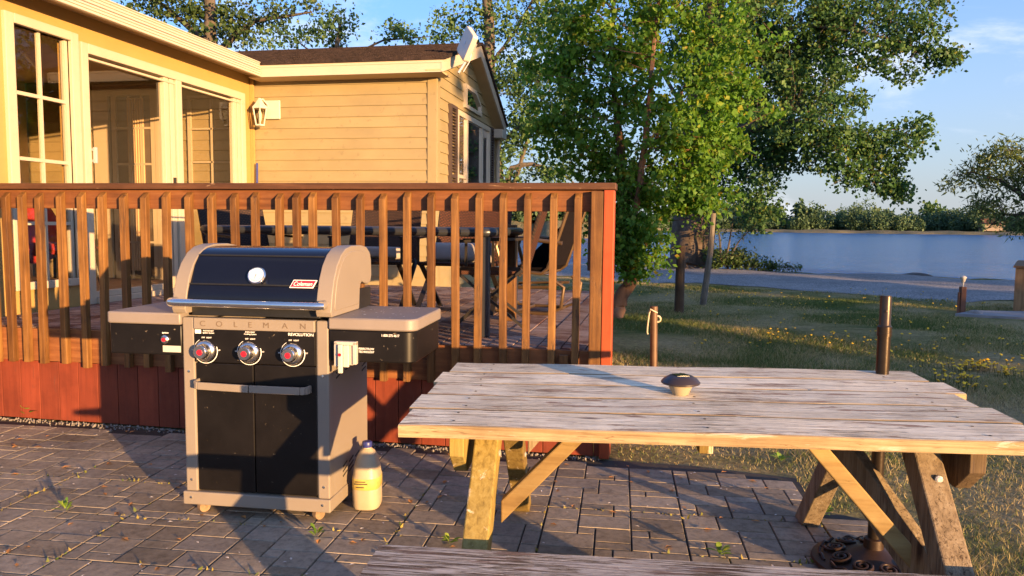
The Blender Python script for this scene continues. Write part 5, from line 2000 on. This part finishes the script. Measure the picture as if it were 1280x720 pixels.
# trees far behind the house roof
b4 = 27.0
tree('dark_roof_tree', 'dark broad tree behind the roof at the upper left', 'tree', (P(265, 330, b4)[0], b4, 0),
     [[(P(265, 345, b4), .4), (P(265, 100, b4), .3), (P(262, 0, b4), .22), (P(255, -120, b4), .1)],
      [(P(265, 70, b4), .14), (P(320, 25, b4), .09), (P(390, 15, b4), .03)], [(P(265, 60, b4), .12), (P(210, 10, b4), .08), (P(150, -20, b4), .03)]],
     [B(210, 5, b4, 60, 26, 34), B(265, 30, b4, 46, 26, 26), B(320, 18, b4, 52, 22, 24), B(300, 45, b4, 30, 16, 10), B(240, -70, b4, 120, 60, 60), B(375, 5, b4, 34, 14, 8), B(180, -20, b4, 60, 30, 20)],
     M['bark_grey'], M['leaf_dark'], .14, .11, 40, 24, spread=.5)
tree('grey_green_tree', 'lower loose-leaved tree peeking over the middle of the house roof', 'tree', (P(420, 330, b4 - 3)[0], b4 - 3, 0),
     [[(P(420, 345, b4 - 3), .2), (P(420, 90, b4 - 3), .13), (P(425, 30, b4 - 3), .05)], [(P(420, 80, b4 - 3), .05), (P(480, 50, b4 - 3), .03), (P(545, 45, b4 - 3), .01)], [(P(420, 90, b4 - 3), .05), (P(370, 50, b4 - 3), .02)]],
     [B(395, 48, b4 - 3, 40, 17, 18), B(425, 25, b4 - 3, 22, 20, 12), B(350, 48, b4 - 3, 26, 14, 8), B(505, 46, b4 - 3, 34, 10, 9), B(490, 38, b4 - 3, 12, 12, 4)],
     M['bark_grey'], M['leaf_blue'], .12, .09, 34, 25, spread=.42)
# small willow on the shore at the right
b5 = 20.5
tree('small_willow', 'feathery olive willow leaning in over the water at the right', 'tree', (P(1345, 360, b5)[0], b5, -.1),
     [[(P(1345, 362, b5), .16), (P(1340, 320, b5), .14), (P(1320, 280, b5), .11), (P(1285, 250, b5), .07), (P(1250, 225, b5), .045), (P(1215, 215, b5), .02), (P(1190, 220, b5), .008)],
      [(P(1320, 280, b5), .06), (P(1290, 268, b5), .05), (P(1255, 268, b5), .035), (P(1235, 285, b5), .012)],
      [(P(1300, 260, b5), .06), (P(1290, 220, b5), .04), (P(1265, 190, b5), .015)],
      [(P(1340, 310, b5), .08), (P(1350, 240, b5), .05), (P(1340, 190, b5), .02)]],
     [B(1255, 205, b5, 42, 22, 30), B(1215, 222, b5, 26, 12, 11), B(1190, 226, b5, 10, 5, 3), B(1275, 235, b5, 38, 22, 26), B(1240, 262, b5, 20, 14, 11), B(1265, 190, b5, 30, 12, 12), B(1285, 285, b5, 16, 10, 6), B(1330, 220, b5, 60, 50, 40), B(1225, 250, b5, 10, 8, 3), B(1258, 280, b5, 18, 10, 6)],
     M['bark_grey'], M['leaf_willow'], .125, .034, 40, 26, spread=.34, droop=.4, twigs=.8)
# shore shrubs
b6 = 23.4
tree('shore_shrub', 'thin leggy shrub in front of the lake beside the big trunk', 'shrub', (P(900, 330, b6)[0], b6, -.05),
     [[(P(902, 334, b6), .04), (P(900, 300, b6), .03), (P(893, 265, b6), .018), (P(888, 235, b6), .008)], [(P(905, 332, b6), .035), (P(912, 300, b6), .025), (P(918, 265, b6), .01)], [(P(905, 332, b6), .03), (P(925, 300, b6), .018), (P(945, 280, b6), .006)]],
     [B(895, 250, b6, 20, 18, 6), B(915, 275, b6, 22, 18, 9), B(935, 290, b6, 18, 12, 6), B(890, 290, b6, 14, 16, 5)],
     M['bark_grey'], M['leaf_dark'], .085, .04, 26, 27, spread=.34, twigs=1.0)
tree('shore_shrub', 'dense low dark shrub at the foot of the big trunk', 'shrub', (P(915, 332, b6 + .2)[0], b6 + .2, -.05),
     [[(P(910, 336, b6 + .2), .04), (P(905, 320, b6 + .2), .02)], [(P(918, 336, b6 + .2), .04), (P(925, 322, b6 + .2), .02)]],
     [B(905, 322, b6 + .2, 24, 13, 34), B(928, 326, b6 + .2, 22, 9, 24), B(955, 331, b6 + .2, 20, 5, 12)],
     M['bark_grey'], M['leaf_dark'], .085, .05, 40, 28, spread=.26, twigs=.5)
tree('shore_weed', 'low green weeds on the road edge right of the dark shrub', 'weeds', (P(985, 335, b6)[0], b6, -.03),
     [[(P(985, 337, b6), .01), (P(985, 332, b6), .006)]],
     [B(972, 334, b6, 12, 3, 7), B(992, 335, b6, 9, 3, 5)], M['bark_grey'], M['leaf_dark'], .085, .03, 26, 29, spread=.14, twigs=.4)

# off to the right of the view: unseen trees added to hold the evening sun off the lawn
for i, (s, d, hgt, wid, n_) in enumerate(((6.6, 22, 7.0, 0.9, 150), (10.6, 24, 3.7, 2.6, 160), (15.6, 25, 4.0, 3.2, 160), (22.0, 25, 5.4, 3.9, 120), (29.0, 27, 5.2, 4.2, 110))):
    u = Vector((.65, .76, 0)) * s + Vector((.76, -.65, 0)) * d
    tree('added_shade_tree', 'broad leafy tree added out of view to shade the lawn, low-branched, ' + ('narrow and closest to the table', 'shortest of the row', 'third from the table', 'widest of the row', 'closest to the lake')[i], 'tree', (u.x, u.y, 0),
         [[((u.x, u.y, -.1), .25), ((u.x, u.y, 2), .2), ((u.x + .1, u.y, hgt * .8), .06)]],
         [((u.x, u.y, hgt * .5), (wid, wid * .6, hgt * .5), n_), ((u.x, u.y, 1.3), (wid * 1.0, wid * .5, 1.0), n_ // 3)],
         M['bark_grey'], M['leaf_dark'], .34, .26, 40, 60 + i, group='unseen trees added to shade the lawn', spread=.75, twigs=.15)

# far wood across the water: one mass, plus the few crowns that stand out
r = np.random.default_rng(5)
cent, hts = [], []
for i in range(1000):
    az = r.uniform(-.5, .62)
    rr = far_r(az) + r.uniform(20, 70) * (1.0 if az > 0 else .5)
    ht = r.uniform(4.5, 10.5) * (.82 + .30 * math.sin(az * 31) * math.sin(az * 83 + 1)) * (1.25 if r.random() < .10 else 1) if az > 0 else r.uniform(2.2, 5)
    w_ = ht * r.uniform(.38, .6)
    z0 = bank_h(az) * .7
    c = np.array([rr * math.sin(az), rr * math.cos(az), z0])
    k = 420
    d = r.normal(size=(k, 3))
    d /= np.linalg.norm(d, axis=1, keepdims=True)
    d *= r.uniform(.5, 1, (k, 1)) ** .4
    prof = np.array([w_, w_, ht * .5])
    pts = c + np.array([0, 0, ht * .5]) + d * prof * (1 + .25 * np.sin(d[:, :1] * 5 + i))
    cent.append(pts)
m_tl = foliage('far_wood_leaves', [(0.0, (0.035, 0.072, 0.040)), (0.5, (0.058, 0.098, 0.050)), (1.0, (0.085, 0.120, 0.058))], 0.25)
v, q = leaf_quads(np.concatenate(cent), 0.66, 0.55, r)
tag(np_mesh('far_treeline', v, q, m_tl), kind='stuff')
for lab, px_, top, wpx, dep in (('tall blue-green crown standing above the far wood near the willow', 1163, 253, 12, 330), ('domed pale crown on the far wood skyline right of the tallest one', 1185, 262, 13, 330), ('dark crown on the far shore behind the hanging leaf clump', 940, 238, 24, 215), ('round crown on the far shore skyline left of the open sky', 1008, 250, 14, 320), ('small rounded crown between the far skyline trees', 1105, 262, 10, 320)):
    k = dep / FPX
    top_z = P(px_, top, dep)[2]
    bx0 = P(px_, 280, dep)[0]
    tree('far_tree', lab, 'tree', (bx0, dep, .3), [[((bx0, dep, .2), .5), ((bx0, dep, top_z * .7), .2)]],
         [((bx0, dep, top_z - wpx * k * .9), (wpx * k, wpx * k, wpx * k * .9), 26), ((bx0, dep, top_z - wpx * k * 1.9), (wpx * k * .8, wpx * k, wpx * k), 14)],
         M['bark_grey'], M['leaf_blue'] if 'blue' in lab or 'dark' in lab else m_tl, 1.3, 1.0, 22, 40 + px_, group='single crowns above the far wood', spread=1.8, twigs=0)
cot = thing('far_cottage', 'tiny cottage with a red roof on the far shore below the willow', 'house', (P(1240, 280, 300)[0], 300, .8))
q = MB()
q.box((-3.5, -2.5, 0), (3.5, 2.5, 2.4))
q.build('wall', plain('cottage_wall', (0.20, 0.16, 0.13), 0.8), cot)
q = MB()
q.prism([(-3, 2.4), (3, 2.4), (0, 4.4)], -4, 4, 'X')
q.build('roof', plain('cottage_roof', (0.14, 0.06, 0.045), 0.8), cot)

# ================================================================== GRASS, FLOWERS, LITTER
r = np.random.default_rng(8)


def gmask(x, y):
    return np.sin(x * 2.1 + np.sin(y * 1.3) * 1.2) + np.sin(y * 2.7 + x * .7) + .8 * np.sin(x * 5.1 - y * 3.7)


pts = []
while sum(len(p_) for p_ in pts) < 220000:
    n = 90000
    b = 2.0 + (19.0 - 2.0) * r.random(n) ** 1.9
    a = r.uniform(-3.2, 9.5, n)
    px_ = a / b
    keep = (px_ > -.16) & (px_ < .66)
    keep &= ~((b < 4.15) & (a < .72)) & ~((b < 3.6) & (a < 1.0)) & (np.hypot(a - .85, b - 3.03) > .25)
    keep &= b < np.where(a < 6, 17.6 - .5 * a, 14.2)
    keep &= ~((a > 4.3) & (b > 10.4 + (9.5 - a) * .34) & (b < 13.2))
    keep &= ~((a < -.2 - .105 * (b - 4.2)) & (b < 8.2))
    g_ = gmask(a, b)
    keep &= r.random(n) < np.clip(.65 + g_ * .22, .2, 1) * np.clip(.62 + (b - 3.4) * .15, .6, 1)
    pts.append(np.stack([a[keep], b[keep], np.zeros(keep.sum())], 1))
pts = np.concatenate(pts)[:220000]
n = len(pts)
g_ = gmask(pts[:, 0], pts[:, 1]) - np.clip((6.5 - pts[:, 1]) * .45, 0, 1.6)
h = (r.uniform(.015, .045, n) * np.clip(1 + g_ * .25, .5, 1.7))
ang = r.uniform(0, 2 * np.pi, n)
wd = r.uniform(.0010, .0022, n) * (1 + np.maximum(0, pts[:, 1] - 3) * .28)
dx, dy = np.cos(ang) * wd, np.sin(ang) * wd
ln = r.normal(size=(n, 2)) * h[:, None] * .6
v = np.zeros((n, 3, 3))
v[:, 0] = pts + np.stack([-dx, -dy, np.zeros(n)], 1)
v[:, 1] = pts + np.stack([dx, dy, np.zeros(n)], 1)
v[:, 2] = pts + np.stack([ln[:, 0], ln[:, 1], h], 1)
m, nt, out = new_mat('grass_blades')
g0 = N(nt, 'ShaderNodeNewGeometry')
f1 = noise(nt, coords(nt, jitter=False), 0.55, 5, 0.62, 0.6)
mx_ = N(nt, 'ShaderNodeMath', operation='MULTIPLY_ADD')
mx_.inputs[1].default_value = .35
mx_.inputs[2].default_value = -.17
nt.links.new(g0.outputs['Random Per Island'], mx_.inputs[0])
ad = N(nt, 'ShaderNodeMath', operation='ADD')
nt.links.new(f1, ad.inputs[0])
nt.links.new(mx_.outputs[0], ad.inputs[1])
rr_ = ramp(nt, [(0.36, (0.085, 0.125, 0.026)), (0.48, (0.150, 0.180, 0.042)), (0.56, (0.34, 0.27, 0.11)), (0.72, (0.46, 0.36, 0.18))])
nt.links.new(dryness(nt, ad.outputs[0]), rr_.inputs[0])
p = N(nt, 'ShaderNodeBsdfPrincipled')
setin(p, Roughness=.8)
nt.links.new(rr_.outputs[0], p.inputs['Base Color'])
t_ = N(nt, 'ShaderNodeBsdfTranslucent')
nt.links.new(rr_.outputs[0], t_.inputs[0])
ms = N(nt, 'ShaderNodeMixShader')
ms.inputs[0].default_value = .3
nt.links.new(p.outputs[0], ms.inputs[1])
nt.links.new(t_.outputs[0], ms.inputs[2])
nt.links.new(ms.outputs[0], out.inputs[0])
tag(np_mesh('lawn_grass', v.reshape(-1, 3), np.arange(3 * n).reshape(n, 3), m), kind='stuff')

# yellow flowers scattered over the lawn in patches
patches = [(1222, 465, .20, 70), (1195, 480, .18, 30), (1258, 474, .12, 22), (1180, 465, .25, 16), (1205, 490, .25, 20), (985, 425, .6, 46), (1000, 440, .5, 20), (905, 400, .5, 16), (945, 385, .7, 24), (840, 372, .6, 30), (800, 372, .5, 20), (1060, 425, .6, 26), (1130, 440, .7, 30),
           (1070, 385, 1.0, 40), (1030, 405, .9, 30), (1180, 385, .9, 30), (1240, 440, .8, 34), (1150, 410, .9, 26), (1270, 455, .5, 16), (900, 435, .5, 10), (1100, 370, 1.2, 30), (960, 372, 1.0, 24), (1215, 425, .8, 16), (930, 372, .5, 20)]
fb_, st_ = MB(), MB()
for (px_, py_, s, n_) in patches:
    c = onz(px_, py_, 0)
    if s > .3:
        n_ = int(n_ * .55)
    for _ in range(n_):
        x, y = c.x + r.normal() * s * .55, c.y + r.normal() * s * .45
        z = r.uniform(.05, .11)
        rad = r.uniform(.010, .019)
        k0 = len(fb_.v)
        tilt = r.normal(size=2) * .3
        ring = [(x + rad * math.cos(a), y + rad * math.sin(a), z + rad * (math.cos(a) * tilt[0] + math.sin(a) * tilt[1])) for a in np.linspace(0, 2 * np.pi, 8)[:-1]]
        fb_.add([(x, y, z + rad * .5)] + ring + [(x, y, z - rad * .6)], [(0, i + 1, (i + 1) % 7 + 1) for i in range(7)] + [(8, (i + 1) % 7 + 1, i + 1) for i in range(7)])
        st_.tube([(x + r.normal() * .01, y, 0), (x, y, z)], .0018, 3, cap=False)
fl = fb_.build('yellow_flowers', plain('yellow_petals', (0.72, 0.44, 0.012), 0.7, var=0.15, scale=30, bmp=0))
tag(fl, kind='stuff')
tag(st_.build('flower_stems', M['leaf_dark']), kind='stuff')

# gravel along the skirting, litter on the patio
gp_ = MB()
for _ in range(1100):
    x = r.uniform(-4.6, -.3)
    y = 4.165 - abs(r.normal()) * .04
    s = r.uniform(.003, .009)
    z = .006 + s * .5
    ax = r.uniform(.6, 1.4, 3) * s
    gp_.add([(x + ax[0], y, z), (x, y + ax[1], z), (x - ax[0], y, z), (x, y - ax[1], z), (x, y, z + ax[2]), (x, y, z - ax[2])],
            [(0, 1, 4), (1, 2, 4), (2, 3, 4), (3, 0, 4), (1, 0, 5), (2, 1, 5), (3, 2, 5), (0, 3, 5)])
tag(gp_.build('edge_gravel', plain('pale_pebbles', (0.19, 0.165, 0.145), 0.9, var=0.4, scale=3, bmp=0)), kind='stuff')


def litter(name, n_, xr, yr, size, mat):
    mb = MB()
    for _ in range(n_):
        x, y = r.uniform(*xr), r.uniform(*yr)
        s = size * r.uniform(.6, 1.3)
        a = r.uniform(0, 6.28)
        ca, sa = math.cos(a), math.sin(a)
        pts_ = [(-s, 0, 0), (-.2 * s, .5 * s, .25 * s), (s, 0, .1 * s), (-.2 * s, -.5 * s, .2 * s)]
        mb.add([(x + ca * u - sa * w_, y + sa * u + ca * w_, GZ + .003 + max(0, z)) for u, w_, z in pts_], [(0, 1, 2), (0, 2, 3)])
    return tag(mb.build(name, mat), kind='stuff')


litter('fallen_petals', 300, (-4.2, .7), (1.9, 4.0), .009, plain('pale_petals', (0.62, 0.55, 0.48), 0.8, bmp=0))
litter('fallen_leaves', 120, (-4.2, .7), (1.9, 4.05), .019, plain('dry_orange_leaves', (0.40, 0.17, 0.045), 0.8, var=0.35, bmp=0))
# moss and seedlings in the joints
jm = []
for mi_ in range(-7, 3):
    for _ in range(300):
        t = r.uniform(-1, 8.5) * MODY
        if math.sin(t * 3 + mi_ * 2) + r.normal() * .6 < .1:
            continue
        x, y = prot(-0.30 + mi_ * MODX + r.normal() * .008, t)
        jm.append((x, y, .006))
for mj in range(2, 9):
    for _ in range(420):
        t = r.uniform(-7, 2) * MODX
        if math.sin(t * 2.3 + mj * 1.7) + r.normal() * .6 < .5:
            continue
        x, y = prot(t, 0.02 + mj * MODY + r.normal() * .008)
        jm.append((x, y, .006))
jm = np.array([p_ for p_ in jm if p_[1] < 4.1 and p_[0] < .8])
M['moss'] = foliage('joint_weeds', [(0, (0.16, 0.12, 0.03)), (0.5, (0.24, 0.18, 0.05)), (0.8, (0.12, 0.13, 0.03)), (1, (0.06, 0.10, 0.02))], .2)
v, q = leaf_quads(jm, .020, .008, r, droop=-.8)
v[:, 2] = np.maximum(v[:, 2], .004)
tag(np_mesh('joint_moss', v, q, M['moss']), kind='stuff')
M['weed_leaf'] = foliage('weed_leaves', [(0, (0.07, 0.14, 0.02)), (0.6, (0.14, 0.22, 0.03)), (1, (0.22, 0.26, 0.05))], .35)


def weed(label, px_, py_, nl, L, W, seed, up=.6):
    r_ = np.random.default_rng(seed)
    c = onz(px_, py_, GZ)
    mb = MB()
    for k in range(nl):
        a = r_.uniform(0, 6.28)
        l, w_ = L * r_.uniform(.6, 1.2), W * r_.uniform(.7, 1.2)
        rise = up * r_.uniform(.5, 1.3)
        pts_ = []
        for t, ww in ((.15, .08), (.4, .8), (.65, 1.0), (.88, .6), (1.0, .05)):
            x, z = l * t * math.cos(rise * .9), l * (t * math.sin(rise) - .35 * t * t)
            for s in (-1, 0, 1):
                pts_.append((x, s * ww * w_ / 2, z + abs(s) * ww * w_ * .12))
        ca, sa = math.cos(a), math.sin(a)
        fs = []
        for i in range(4):
            for s in range(2):
                fs.append((i * 3 + s, i * 3 + s + 1, i * 3 + 4 + s, i * 3 + 3 + s))
        mb.add([(ca * x - sa * y, sa * x + ca * y, max(.002, z) + k * .0015) for x, y, z in pts_], fs)
    o = mb.build('weed_plant', M['weed_leaf'], smooth=True)
    o.location = c
    tag(o, label, 'weed', 'weeds sprouting in the paving')


weed('broad-leaved green weed against the red skirting', 38, 521, 8, .13, .085, 1, 1.0)
weed('yellow-green spindly weed in the joint at the left of the patio', 82, 640, 12, .07, .014, 2, 1.3)
weed('green weed at the skirting just under the back edge of the table', 690, 562, 16, .10, .045, 3, 1.0)
weed('bushy dry weed beside the deck skirting left of the table leg', 545, 548, 14, .09, .02, 4, 1.2)
weed('tiny rosette weed behind the bench plank near the table leg', 562, 680, 9, .05, .02, 5, 1.1)
weed('small yellow-green weed right in front of the grill', 395, 671, 10, .06, .018, 6, 1.2)
weed('low weed clump beside the right rear table leg', 1030, 645, 14, .07, .022, 7, 1.0)
weed('small weed among the pavers below the table centre', 975, 578, 12, .07, .02, 8, 1.2)
weed('pale seedling near the umbrella base edge', 900, 695, 10, .06, .02, 9, .9)
